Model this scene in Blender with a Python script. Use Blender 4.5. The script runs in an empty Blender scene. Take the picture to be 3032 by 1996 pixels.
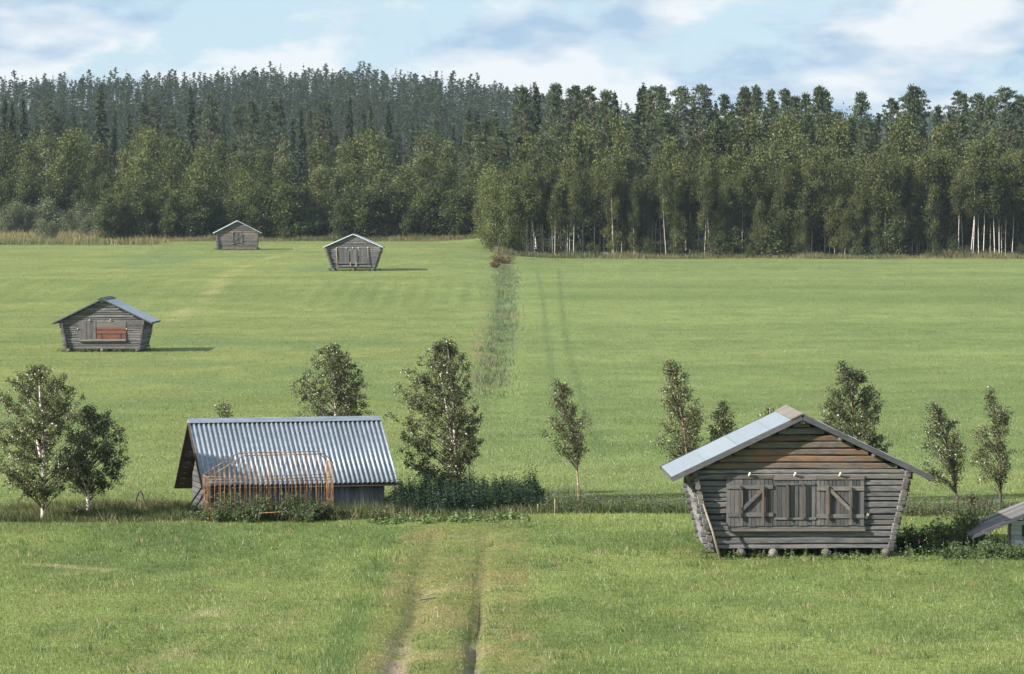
import bpy, math, random
import numpy as np
from mathutils import Vector, Matrix

SC = bpy.context.scene
COL = SC.collection
rs = np.random.RandomState(7)
random.seed(7)

# ------------------------------------------------------------------ camera
F, IW, IH, HOR, CZ = 11000.0, 3032.0, 1996.0, 637.0, 10.0
PITCH = math.atan((IH / 2 - HOR) / F)
cd = bpy.data.cameras.new('camera')
cd.sensor_width = 36.0
cd.lens = F / IW * 36.0
cd.clip_start = 0.5
cd.clip_end = 20000
cam = bpy.data.objects.new('camera', cd)
cam.location = (0, 0, CZ)
cam.rotation_euler = (math.pi / 2 - PITCH, 0, 0)
COL.objects.link(cam)
SC.camera = cam

# ------------------------------------------------------------------ world, sun, exposure
SUN_AZ, SUN_EL = math.radians(64), math.radians(26)      # azimuth to the left of straight behind the camera
to_sun = Vector((-math.sin(SUN_AZ) * math.cos(SUN_EL), -math.cos(SUN_AZ) * math.cos(SUN_EL), math.sin(SUN_EL)))
wd = bpy.data.worlds.new('World')
SC.world = wd
wd.use_nodes = True
nt = wd.node_tree
nt.nodes.clear()
def wn(t, **k):
    n = nt.nodes.new(t)
    for a, b in k.items():
        setattr(n, a, b)
    return n
def wl(a, b): nt.links.new(a, b)
sky = wn('ShaderNodeTexSky')
sky.sky_type = 'NISHITA'
sky.sun_disc = False
sky.sun_elevation = SUN_EL
sky.sun_rotation = math.atan2(to_sun.x, to_sun.y)
sky.air_density = 1.0
sky.dust_density = 0.2
sky.ozone_density = 2.5
tc = wn('ShaderNodeTexCoord')
mp = wn('ShaderNodeMapping')
mp.inputs['Scale'].default_value = (1, 1, 2.0)
mp.inputs['Location'].default_value = (8.8, 0.2, 2.4)
wl(tc.outputs['Generated'], mp.inputs['Vector'])
n1 = wn('ShaderNodeTexNoise')
n1.inputs['Scale'].default_value = 15.0
n1.inputs['Detail'].default_value = 7.0
n1.inputs['Roughness'].default_value = 0.60
n1.inputs['Distortion'].default_value = 0.15
wl(mp.outputs[0], n1.inputs['Vector'])
r1 = wn('ShaderNodeValToRGB')
r1.color_ramp.elements[0].position = 0.42
r1.color_ramp.elements[0].color = (0, 0, 0, 1)
r1.color_ramp.elements[1].position = 0.50
r1.color_ramp.elements[1].color = (1, 1, 1, 1)
wl(n1.outputs['Fac'], r1.inputs['Fac'])
n2 = wn('ShaderNodeTexNoise')
n2.inputs['Scale'].default_value = 14.0
n2.inputs['Detail'].default_value = 6.0
n2.inputs['Roughness'].default_value = 0.5
mp2 = wn('ShaderNodeMapping')
mp2.inputs['Scale'].default_value = (1, 1, 3.0)
mp2.inputs['Location'].default_value = (12.8, 2.2, 2.43)
wl(tc.outputs['Generated'], mp2.inputs['Vector'])
wl(mp2.outputs[0], n2.inputs['Vector'])
r2 = wn('ShaderNodeValToRGB')
r2.color_ramp.elements[0].position = 0.45
r2.color_ramp.elements[0].color = (3.3, 4.6, 6.0, 1)      # grey-blue cloud
r2.color_ramp.elements[1].position = 0.55
r2.color_ramp.elements[1].color = (6.9, 7.2, 7.4, 1)      # sunlit cloud
wl(n2.outputs['Fac'], r2.inputs['Fac'])
mx = wn('ShaderNodeMixRGB')
wl(r1.outputs['Color'], mx.inputs['Fac'])
veil = wn('ShaderNodeMixRGB')          # thin high veil over the whole sky
veil.inputs['Fac'].default_value = 0.72
veil.inputs['Color2'].default_value = (4.4, 6.0, 7.4, 1)
wl(sky.outputs[0], veil.inputs['Color1'])
wl(veil.outputs[0], mx.inputs['Color1'])
wl(r2.outputs['Color'], mx.inputs['Color2'])
bg = wn('ShaderNodeBackground')
bg.inputs['Strength'].default_value = 0.07
wl(mx.outputs[0], bg.inputs['Color'])
wo = wn('ShaderNodeOutputWorld')
wl(bg.outputs[0], wo.inputs['Surface'])

sl = bpy.data.lights.new('sun', 'SUN')
sl.energy = 5.0
sl.angle = math.radians(0.5)
sl.color = (1.0, 0.94, 0.86)
so = bpy.data.objects.new('sun', sl)
so.rotation_euler = to_sun.to_track_quat('Z', 'Y').to_euler()
so.location = (-60, -40, 60)
COL.objects.link(so)

SC.view_settings.view_transform = 'Standard'
SC.view_settings.look = 'None'
SC.view_settings.exposure = 0.9
SC.view_settings.gamma = 1.0
SC.view_settings.use_curve_mapping = False
SC.cycles.max_bounces = 6
SC.cycles.diffuse_bounces = 2
SC.cycles.glossy_bounces = 2
SC.cycles.transmission_bounces = 3
SC.cycles.transparent_max_bounces = 4
SC.cycles.volume_bounces = 0
SC.cycles.caustics_reflective = False
SC.cycles.caustics_refractive = False

# ------------------------------------------------------------------ helpers
TAB = np.random.RandomState(11).rand(256, 256)
def vnoise(x, y, seed=0):
    x = np.asarray(x, float) + seed * 17.37
    y = np.asarray(y, float) + seed * 9.11
    xi = np.floor(x).astype(int); yi = np.floor(y).astype(int)
    fx = x - xi; fy = y - yi
    fx = fx * fx * (3 - 2 * fx); fy = fy * fy * (3 - 2 * fy)
    a = TAB[xi & 255, yi & 255]; b = TAB[(xi + 1) & 255, yi & 255]
    c = TAB[xi & 255, (yi + 1) & 255]; d = TAB[(xi + 1) & 255, (yi + 1) & 255]
    return (a * (1 - fx) + b * fx) * (1 - fy) + (c * (1 - fx) + d * fx) * fy
def fnoise(x, y, seed=0):
    return 0.55 * vnoise(x, y, seed) + 0.28 * vnoise(x * 2.1, y * 2.1, seed + 1) + 0.17 * vnoise(x * 4.3, y * 4.3, seed + 2)
def sstep(a, b, v):
    t = np.clip((v - a) / (b - a), 0, 1)
    return t * t * (3 - 2 * t)
def gauss(v, c, s): return np.exp(-((v - c) / s) ** 2)

def ray(px, py):
    v = np.array([(px - IW / 2) / F, 1.0, -(py - IH / 2) / F])
    c, s = math.cos(PITCH), math.sin(PITCH)
    d = np.array([v[0], c * v[1] + s * v[2], -s * v[1] + c * v[2]])
    return d / d[1]

# profiles of the land: height against distance, left and right of the ditch
PL = [(-3000, 20), (-300, 12), (-60, 8.5), (0, 8.3), (60, 1.2), (78, .05), (90, 0), (275, 0), (330, .1), (360, .3), (380, .6), (400, 1.5),
      (415, 2.1), (430, 2.5), (470, 2.95), (510, 3.8), (560, 4.7), (600, 5.15), (640, 5.6), (690, 6.6), (750, 10.5),
      (850, 16), (1000, 18), (1150, 25), (1400, 45), (1620, 60), (1760, 62), (2100, 40), (3000, 22), (9000, 22)]
PR = [(-3000, 20), (-300, 12), (-60, 8.5), (0, 8.3), (60, 1.2), (78, .05), (90, 0), (275, 0), (330, .3), (360, .7), (400, 1.6), (430, 2.1),
      (500, 2.9), (560, 3.5), (590, 4.4), (640, 8.0), (700, 10.5), (800, 12), (1000, 14), (1300, 16), (1800, 22), (2600, 62), (3000, 82), (3400, 86),
      (5000, 60), (9000, 40)]
_ty = np.arange(-3000, 9001, 2.0)
def _tab(P):
    t = np.interp(_ty, [p[0] for p in P], [p[1] for p in P])
    k = np.hanning(15); k /= k.sum()
    tp = np.pad(t, 7, mode='edge')
    return np.convolve(tp, k, 'valid')
_tl, _tr = _tab(PL), _tab(PR)

def rut(x, y):
    wob = 0.08 * np.sin(y * 0.35) + 0.05 * np.sin(y * 0.9 + 1)
    f = sstep(68, 76, y) * (1 - .6 * sstep(90, 106, y)) * (1 - sstep(113, 120, y))
    return f * np.maximum(gauss(x, -2.5 + wob, .25), 1.25 * gauss(x, -0.83 + wob * .6, .16))

def ground(x, y):
    x = np.asarray(x, float); y = np.asarray(y, float)
    u = x / np.maximum(y, 40)
    w = sstep(-0.022, 0.016, u)
    far = sstep(900, 1300, y)
    w = w * (1 - far) + far * sstep(-0.05, 0.13, u)
    zl = np.interp(y, _ty, _tl); zr = np.interp(y, _ty, _tr)
    # the far hill sinks gently to the left edge
    zl = zl - sstep(900, 1300, y) * (4.5 * sstep(-0.045, -0.14, u))
    z = zl * (1 - w) + zr * w
    amp = 0.10 + 0.25 * sstep(560, 800, y) + 1.2 * sstep(900, 1600, y)
    z = z + amp * (fnoise(x / 16 + 3, y / 22, 3) - 0.5) + 0.05 * (vnoise(x / 2.2, y / 3.0, 8) - .5) * (1 - sstep(200, 400, y))
    bank = sstep(372, 388, y) * (1 - sstep(425, 440, y)) * sstep(0.0, -0.02, u)
    z = z + bank * 0.03 * np.sin(x * 2 * math.pi / 1.95 + 2 * vnoise(x / 7, y / 30, 4))
    z = z - 0.14 * rut(x, y) + 0.04 * gauss(x, -1.6, .5) * sstep(68, 76, y) * (1 - sstep(101, 108, y))
    # slight ditch under the rough strip
    z = z - 0.25 * gauss(x, -0.8, 1.2) * sstep(170, 220, y) * (1 - sstep(480, 540, y))
    return z

def at_ground(px, py, dmin=62.0, dmax=1500.0):
    r = ray(px, py)
    d = np.arange(dmin, dmax, 0.25)
    z = CZ + r[2] * d
    g = ground(r[0] * d, d)
    k = np.argmax(z <= g)
    if not (z <= g).any():
        k = len(d) - 1
    return Vector((float(r[0] * d[k]), float(d[k]), float(g[k])))
def P2(x, y):        # coordinates read off the 2380 px wide view
    return at_ground(x * 1.27395, y * 1.27395)
def gz(x, y): return float(ground(np.array([x]), np.array([y]))[0])
def top_z(py, d): return CZ + ray(1516, py)[2] * d
def x_at(px, d): return ray(px, 998)[0] * d

def new_mesh(name, verts, faces, col=None, smooth=False, mats=None, midx=None):
    """faces: (n,k) int array"""
    me = bpy.data.meshes.new(name)
    verts = np.asarray(verts, np.float32); faces = np.asarray(faces, np.int32)
    n, k = faces.shape
    me.vertices.add(len(verts)); me.vertices.foreach_set('co', verts.ravel())
    me.loops.add(n * k); me.loops.foreach_set('vertex_index', faces.ravel())
    me.polygons.add(n); me.polygons.foreach_set('loop_start', np.arange(0, n * k, k, dtype=np.int32))
    if smooth: me.polygons.foreach_set('use_smooth', np.ones(n, bool))
    if midx is not None: me.polygons.foreach_set('material_index', np.asarray(midx, np.int32))
    if col is not None:
        a = me.attributes.new('col', 'FLOAT_COLOR', 'POINT')
        c = np.ones((len(verts), 4), np.float32); c[:, :3] = col
        a.data.foreach_set('color', c.ravel())
    for m in (mats or []): me.materials.append(m)
    me.update(calc_edges=True)
    return me

class MB:
    """collects polygons for one mesh object"""
    def __init__(s): s.v = []; s.f = []; s.m = []
    def poly(s, vs, fs, m=0):
        o = len(s.v); s.v += [tuple(map(float, v)) for v in vs]
        s.f += [tuple(i + o for i in f) for f in fs]; s.m += [m] * len(fs)
        return s
    def box(s, x0, x1, y0, y1, z0, z1, m=0):
        return s.poly([(x0, y0, z0), (x1, y0, z0), (x1, y1, z0), (x0, y1, z0), (x0, y0, z1), (x1, y0, z1), (x1, y1, z1), (x0, y1, z1)],
                      [(0, 3, 2, 1), (4, 5, 6, 7), (0, 1, 5, 4), (1, 2, 6, 5), (2, 3, 7, 6), (3, 0, 4, 7)], m)
    def bar(s, p, q, w, t, up=(0, 0, 1), m=0, jit=0.0):
        """box beam from p to q, w across, t thick (along up)"""
        p = Vector(p); q = Vector(q); d = (q - p).normalized(); up = Vector(up)
        r = d.cross(up)
        if r.length < 1e-4: r = d.cross(Vector((0, 1, 0)))
        r.normalize(); n = r.cross(d).normalized()
        vs = []
        for e in (p, q):
            for a, b in ((-1, -1), (1, -1), (1, 1), (-1, 1)):
                j = Vector((random.uniform(-jit, jit), random.uniform(-jit, jit), random.uniform(-jit, jit)))
                vs.append(e + r * (a * w / 2) + n * (b * t / 2) + j)
        return s.poly(vs, [(0, 1, 2, 3), (7, 6, 5, 4), (0, 4, 5, 1), (1, 5, 6, 2), (2, 6, 7, 3), (3, 7, 4, 0)], m)
    def tube(s, pts, rad, n=8, m=0, caps=True):
        pts = [Vector(p) for p in pts]
        if not hasattr(rad, '__len__'): rad = [rad] * len(pts)
        rings = []
        for i, p in enumerate(pts):
            d = (pts[min(i + 1, len(pts) - 1)] - pts[max(i - 1, 0)]).normalized()
            a = d.cross(Vector((0.13, 0.97, 0.2)))
            if a.length < 1e-3: a = d.cross(Vector((1, 0, 0)))
            a.normalize(); b = d.cross(a)
            rings += [p + (a * math.cos(2 * math.pi * k / n) + b * math.sin(2 * math.pi * k / n)) * rad[i] for k in range(n)]
        fs = []
        for i in range(len(pts) - 1):
            for k in range(n):
                fs.append((i * n + k, i * n + (k + 1) % n, (i + 1) * n + (k + 1) % n, (i + 1) * n + k))
        o = len(s.v)
        s.poly(rings, fs, m)
        if caps:
            s.f.append(tuple(o + k for k in reversed(range(n)))); s.m.append(m)
            s.f.append(tuple(o + (len(pts) - 1) * n + k for k in range(n))); s.m.append(m)
        return s
    def log(s, p, q, rv, rd, seed, m=0, mc=0, st=4, jit=0.012):
        """hewn log from p to q: rv half height, rd half depth, uneven along its length"""
        R = random.Random(seed)
        p = Vector(p); q = Vector(q); d = (q - p).normalized(); up = Vector((0, 0, 1)); r = d.cross(up).normalized(); n = r.cross(d).normalized()
        prof = [(1, -.62), (1, .62), (.66, .96), (-.66, .96), (-1, .62), (-1, -.62), (-.66, -.96), (.66, -.96)]
        o = len(s.v)
        for i in range(st + 1):
            t = i / st
            c = p.lerp(q, t) + up * R.uniform(-jit, jit) + r * R.uniform(-jit, jit) * .6
            kv = rv * R.uniform(.84, 1.06)
            kd = rd * R.uniform(.92, 1.05)
            for a, b in prof:
                s.v.append(tuple(c + r * (a * kd) + n * (b * kv + R.uniform(-.004, .004))))
        for i in range(st):
            for k in range(8):
                s.f.append((o + i * 8 + k, o + i * 8 + (k + 1) % 8, o + (i + 1) * 8 + (k + 1) % 8, o + (i + 1) * 8 + k)); s.m.append(m)
        s.f.append(tuple(o + k for k in reversed(range(8)))); s.m.append(mc)
        s.f.append(tuple(o + st * 8 + k for k in range(8))); s.m.append(mc)
        return s
    def mesh(s, name, mats, smooth=False):
        me = bpy.data.meshes.new(name)
        me.from_pydata(s.v, [], s.f)
        for mm in (mats if isinstance(mats, (list, tuple)) else [mats]): me.materials.append(mm)
        me.polygons.foreach_set('material_index', np.array(s.m, np.int32))
        if smooth: me.polygons.foreach_set('use_smooth', np.ones(len(s.f), bool))
        me.update()
        return me
    def build(s, name, mats, parent=None, smooth=False):
        return obj(name, s.mesh(name, mats, smooth), parent)

def obj(name, me, parent=None):
    o = bpy.data.objects.new(name, me)
    COL.objects.link(o)
    if parent is not None: o.parent = parent
    return o
def tag(o, label=None, cat=None, group=None, kind=None):
    if label: o['label'] = label
    if cat: o['category'] = cat
    if group: o['group'] = group
    if kind: o['kind'] = kind
    return o
def thing(name, label, cat, loc=(0, 0, 0), rz=0, group=None):
    o = obj(name, None); o.location = loc; o.rotation_euler = (0, 0, rz); o.empty_display_size = .3
    return tag(o, label, cat, group)

# ------------------------------------------------------------------ materials
def mat(name):
    m = bpy.data.materials.new(name); m.use_nodes = True
    m.node_tree.nodes.clear()
    return m, m.node_tree
def N(t, ty, **k):
    n = t.nodes.new(ty)
    for a, b in k.items(): setattr(n, a, b)
    return n
def ramp(t, src, stops):
    r = N(t, 'ShaderNodeValToRGB')
    e = r.color_ramp.elements
    while len(e) < len(stops): e.new(0.5)
    for i, (p, c) in enumerate(stops):
        e[i].position = p; e[i].color = (*c, 1)
    t.links.new(src, r.inputs['Fac'])
    return r.outputs['Color']
def mixc(t, f, a, b, mode='MIX'):
    m = N(t, 'ShaderNodeMixRGB', blend_type=mode)
    for k, v in (('Fac', f), ('Color1', a), ('Color2', b)):
        if hasattr(v, 'links'): t.links.new(v, m.inputs[k])
        elif k == 'Fac': m.inputs[k].default_value = v
        else: m.inputs[k].default_value = (*v, 1)
    return m.outputs['Color']
def noise(t, vec, scale, detail=4, rough=.55, dist=0):
    n = N(t, 'ShaderNodeTexNoise')
    n.inputs['Scale'].default_value = scale; n.inputs['Detail'].default_value = detail
    n.inputs['Roughness'].default_value = rough; n.inputs['Distortion'].default_value = dist
    if vec is not None: t.links.new(vec, n.inputs['Vector'])
    return n.outputs['Fac']
def mapped(t, scale=(1, 1, 1), src='Object', loc=None):
    c = N(t, 'ShaderNodeTexCoord'); m = N(t, 'ShaderNodeMapping')
    m.inputs['Scale'].default_value = scale
    t.links.new(c.outputs[src], m.inputs['Vector'])
    if loc is not None: t.links.new(loc, m.inputs['Location'])
    return m.outputs[0]
def rnd_loc(t):
    oi = N(t, 'ShaderNodeObjectInfo'); cx = N(t, 'ShaderNodeCombineXYZ')
    mm = N(t, 'ShaderNodeMath', operation='MULTIPLY'); mm.inputs[1].default_value = 37.0
    t.links.new(oi.outputs['Random'], mm.inputs[0])
    for k in 'XYZ': t.links.new(mm.outputs[0], cx.inputs[k])
    return oi.outputs['Random'], cx.outputs[0]
def principled(t, color, rough=.8, bump=None, bs=.3, bd=.01, metal=0, spec=.3):
    b = N(t, 'ShaderNodeBsdfPrincipled')
    if hasattr(color, 'links'): t.links.new(color, b.inputs['Base Color'])
    else: b.inputs['Base Color'].default_value = (*color, 1)
    b.inputs['Roughness'].default_value = rough; b.inputs['Metallic'].default_value = metal
    b.inputs['Specular IOR Level'].default_value = spec
    if bump is not None:
        bn = N(t, 'ShaderNodeBump'); bn.inputs['Strength'].default_value = bs; bn.inputs['Distance'].default_value = bd
        t.links.new(bump, bn.inputs['Height']); t.links.new(bn.outputs[0], b.inputs['Normal'])
    o = N(t, 'ShaderNodeOutputMaterial'); t.links.new(b.outputs[0], o.inputs['Surface'])
    return b

def wood(name, dark, light, tint=None, tint_amt=.0, axis='x', rough=.85):
    m, t = mat(name)
    rnd, loc = rnd_loc(t)
    sc = {'x': (2.2, 22, 22), 'y': (22, 2.2, 22), 'z': (22, 22, 2.2)}[axis]
    f1 = noise(t, mapped(t, sc, loc=loc), 1.6, 5, .62, .4)
    c = ramp(t, f1, [(.30, dark), (.70, light)])
    f2 = noise(t, mapped(t, (1.2, 1.2, 1.2), loc=loc), 1.4, 3, .5)
    c = mixc(t, .55, c, ramp(t, f2, [(.3, (.62, .62, .63)), (.7, (1.15, 1.13, 1.1))]), 'MULTIPLY')
    if tint is not None:
        f3 = ramp(t, noise(t, mapped(t, (.8, .8, .8), loc=loc), 1.7, 3, .55), [(.42, (0, 0, 0)), (.66, (1, 1, 1))])
        mm = N(t, 'ShaderNodeMath', operation='MULTIPLY'); mm.inputs[1].default_value = tint_amt
        t.links.new(f3, mm.inputs[0])
        c = mixc(t, mm.outputs[0], c, tint)
    v = ramp(t, rnd, [(0, (.66, .67, .70)), (1, (1.32, 1.30, 1.27))])
    c = mixc(t, 1.0, c, v, 'MULTIPLY')
    principled(t, c, rough, f1, .5, .012, spec=.2)
    return m

M = {}
M['log'] = wood('weathered_log', (.062, .064, .068), (.225, .225, .225), (.21, .18, .15), .3)
M['log_side'] = wood('weathered_log_side', (.075, .077, .081), (.245, .245, .244), (.23, .195, .16), .3, 'y')
M['log_brown'] = wood('brown_log', (.10, .085, .07), (.25, .205, .165), (.32, .15, .06), .66)
M['log_tan'] = wood('tan_log', (.09, .08, .07), (.235, .205, .17), (.25, .155, .09), .5)
M['end'] = wood('log_end', (.07, .068, .064), (.17, .16, .148))
M['plank'] = wood('weathered_plank', (.066, .067, .068), (.158, .158, .159), (.15, .13, .112), .35, 'z')
M['batten'] = wood('weathered_batten', (.085, .085, .085), (.205, .203, .20), (.21, .175, .135), .4)
M['pale'] = wood('pale_wood', (.26, .22, .16), (.44, .38, .285), None, 0, 'z')
M['pale_x'] = wood('pale_wood_long', (.125, .115, .098), (.215, .198, .168), None, 0, 'x')
M['rustpost'] = wood('rusty_brown_wood', (.10, .085, .07), (.18, .145, .115), (.20, .10, .055), .4, 'z')
M['redboard'] = wood('faded_red_board', (.13, .06, .045), (.22, .105, .075))
M['dark'] = wood('dark_wood', (.05, .05, .052), (.11, .11, .112))
M['verge'] = wood('grey_verge_board', (.055, .058, .063), (.12, .122, .13))
M['browndark'] = wood('brown_verge_board', (.07, .05, .04), (.14, .105, .085))
M['whitewall'] = wood('flaking_white_paint', (.38, .42, .46), (.68, .72, .76), (.30, .34, .36), .45)
M['shedplank'] = wood('blue_grey_plank', (.12, .13, .15), (.25, .26, .29), (.2, .2, .2), .3, 'z')

def metal(name, base, base2, rough=.42, scale=(9, .8, .8), metallic=.55):
    m, t = mat(name)
    rnd, loc = rnd_loc(t)
    f = noise(t, mapped(t, scale, loc=loc), 1.5, 4, .55)
    c = ramp(t, f, [(.3, base), (.72, base2)])
    c = mixc(t, 1.0, c, ramp(t, rnd, [(0, (.92, .93, .94)), (1, (1.05, 1.05, 1.04))]), 'MULTIPLY')
    f2 = noise(t, mapped(t, (30, 30, 30)), 2, 3, .6)
    principled(t, c, rough, f2, .08, .004, metallic, .5)
    return m
M['zinc'] = metal('galvanised_sheet', (.34, .375, .405), (.39, .425, .455), .5)
M['zinc_dull'] = metal('dull_grey_sheet', (.30, .34, .38), (.44, .48, .52), .5)
M['zinc_shed'] = metal('corrugated_galvanised_sheet', (.165, .20, .24), (.275, .31, .35), .55, (1.2, 6, 6), .2)

m, t = mat('rusty_painted_steel')
f = noise(t, mapped(t, (3, 3, 3), loc=rnd_loc(t)[1]), 2.0, 4, .6)
c = ramp(t, f, [(.35, (.13, .065, .038)), (.5, (.22, .115, .06)), (.60, (.36, .24, .11)), (.75, (.46, .36, .19))])
principled(t, c, .6, f, .2, .003, 0, .3); M['rust'] = m
m, t = mat('dark_iron'); principled(t, (.03, .03, .03), .6); M['iron'] = m
m, t = mat('cream_peg'); principled(t, ramp(t, noise(t, mapped(t, (8, 8, 8)), 2), [(.3, (.5, .44, .33)), (.7, (.75, .70, .58))]), .7); M['peg'] = m
m, t = mat('grey_stone')
f = noise(t, mapped(t, (2, 2, 2), loc=rnd_loc(t)[1]), 2.0, 5, .6)
principled(t, ramp(t, f, [(.3, (.22, .22, .22)), (.7, (.48, .47, .45))]), .9, f, .5, .05); M['stone'] = m

def leafmat(name, trans=.35, gloss=.10, rough=.38, tint=(1, 1, 1), var=((.8, .82, .8), (1.2, 1.18, 1.15))):
    m, t = mat(name)
    a = N(t, 'ShaderNodeAttribute'); a.attribute_name = 'col'
    oi = N(t, 'ShaderNodeObjectInfo')
    c = mixc(t, 1.0, a.outputs['Color'], ramp(t, oi.outputs['Random'], [(0, var[0]), (1, var[1])]), 'MULTIPLY')
    c = mixc(t, 1.0, c, tint, 'MULTIPLY')
    d = N(t, 'ShaderNodeBsdfDiffuse'); tr = N(t, 'ShaderNodeBsdfTranslucent')
    t.links.new(c, d.inputs['Color'])
    c2 = mixc(t, 1.0, c, (1.15, 1.1, .6), 'MULTIPLY')
    t.links.new(c2, tr.inputs['Color'])
    ms = N(t, 'ShaderNodeMixShader'); ms.inputs[0].default_value = trans
    t.links.new(d.outputs[0], ms.inputs[1]); t.links.new(tr.outputs[0], ms.inputs[2])
    out = ms.outputs[0]
    if gloss > 0:
        g = N(t, 'ShaderNodeBsdfGlossy'); g.inputs['Roughness'].default_value = rough
        g.inputs['Color'].default_value = (.9, .95, .9, 1)
        m2 = N(t, 'ShaderNodeMixShader'); m2.inputs[0].default_value = gloss
        t.links.new(out, m2.inputs[1]); t.links.new(g.outputs[0], m2.inputs[2]); out = m2.outputs[0]
    o = N(t, 'ShaderNodeOutputMaterial'); t.links.new(out, o.inputs['Surface'])
    return m
M['leaf'] = leafmat('birch_leaf', .22, .05, .42)
M['leaf_far'] = leafmat('forest_leaf', .25, .015, .5)
M['needle'] = leafmat('needle', .30, .01, .6)
M['grass'] = leafmat('grass_blade', .40, .03, .45, var=((1, 1, 1), (1, 1, 1)))
M['weed'] = leafmat('weed_leaf', .28, .015, .5, var=((.9, .9, .9), (1.1, 1.1, 1.1)))

def birchbark():
    m, t = mat('birch_bark')
    f = noise(t, mapped(t, (3, 3, 11), loc=rnd_loc(t)[1]), 1.3, 4, .6)
    c = ramp(t, f, [(.34, (.06, .05, .045)), (.42, (.50, .42, .36)), (.55, (.74, .69, .63)), (.8, (.82, .79, .75))])
    principled(t, c, .75, f, .3, .01); return m
M['birchbark'] = birchbark()
m, t = mat('grey_bark'); f = noise(t, mapped(t, (4, 4, 1.5), loc=rnd_loc(t)[1]), 2, 4, .6)
principled(t, ramp(t, f, [(.3, (.05, .042, .035)), (.7, (.15, .125, .105))]), .9, f, .4, .02); M['bark'] = m
m, t = mat('pine_bark'); f = noise(t, mapped(t, (3, 3, .8), loc=rnd_loc(t)[1]), 2, 4, .6)
principled(t, ramp(t, f, [(.3, (.09, .06, .045)), (.7, (.26, .165, .11))]), .9, f, .4, .02); M['pinebark'] = m
m, t = mat('twig'); principled(t, (.09, .065, .05), .8); M['twig'] = m
m, t = mat('reddish_bark'); f = noise(t, mapped(t, (6, 6, 14)), 1.5, 4, .6)
principled(t, ramp(t, f, [(.36, (.07, .045, .035)), (.5, (.34, .22, .15)), (.75, (.62, .52, .44))]), .75); M['redbark'] = m

m, t = mat('meadow_ground')
a = N(t, 'ShaderNodeAttribute'); a.attribute_name = 'col'
f = noise(t, mapped(t, (1, 1, 1)), 3.0, 6, .65)
c = mixc(t, 1.0, a.outputs['Color'], ramp(t, f, [(.3, (.62, .65, .60)), (.7, (1.32, 1.3, 1.28))]), 'MULTIPLY')
f2 = noise(t, mapped(t, (1, .5, 1)), .22, 4, .6)
c = mixc(t, .6, c, ramp(t, f2, [(.35, (.86, .9, .86)), (.65, (1.12, 1.08, 1.05))]), 'MULTIPLY')
fb = noise(t, mapped(t, (1, 1, 1)), 9.0, 3, .6)
principled(t, c, .95, fb, .9, .12, spec=.05); M['ground'] = m

# ------------------------------------------------------------------ land cover colours (what grows where)
def pts2(lst):
    return np.array([[p.x, p.y] for p in (P2(*q) for q in lst)])
STRAW = pts2([(655, 594), (600, 609), (555, 624), (512, 648), (490, 690), (440, 716), (395, 745)])
TYRE1 = pts2([(1246, 625), (1262, 690), (1268, 760), (1280, 840), (1288, 930), (1296, 1000)])
TYRE2 = pts2([(1298, 625), (1304, 690), (1311, 760), (1325, 830), (1346, 900), (1356, 960), (1400, 1060)])
DITCH = pts2([(1165, 598), (1182, 650), (1176, 720), (1168, 790), (1150, 850), (1140, 890), (1128, 925)])
def dist_poly(x, y, pl, xs=1.0, ys=1.0):
    best = np.full(np.shape(x), 1e9)
    for (ax, ay), (bx, by) in zip(pl[:-1], pl[1:]):
        dx, dy = (bx - ax), (by - ay); l2 = (dx * xs) ** 2 + (dy * ys) ** 2 + 1e-9
        tt = np.clip(((x - ax) * dx * xs * xs + (y - ay) * dy * ys * ys) / l2, 0, 1)
        best = np.minimum(best, np.hypot((x - ax - tt * dx) * xs, (y - ay - tt * dy) * ys))
    return best
def edge_front(x):      # front edge of the strip of weeds that crosses the picture
    px = 1516 + 90 * x
    return np.interp(px, [-600, 0, 1150, 1350, 1620, 1900, 2720, 3600], [120.6, 121, 121.6, 122, 124, 124.6, 124, 123.2])
def edge_back(x):
    px = 1516 + 90 * x
    return np.interp(px, [-600, 0, 1150, 1620, 1900, 2720, 3600], [127, 127.5, 131, 130, 128, 128.5, 128])
def forest_edge(x):      # where the wood begins
    x = np.asarray(x, float)
    return np.where(x > -2.5, 561 + 1.5 * np.sin(x * .21), np.interp(x, [-140, -78, -70, -2.5], [700, 690, 641, 638]))
def G(c): return np.array(c)
def lerp3(a, b, t): return a * (1 - t[:, None]) + b * t[:, None]
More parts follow.
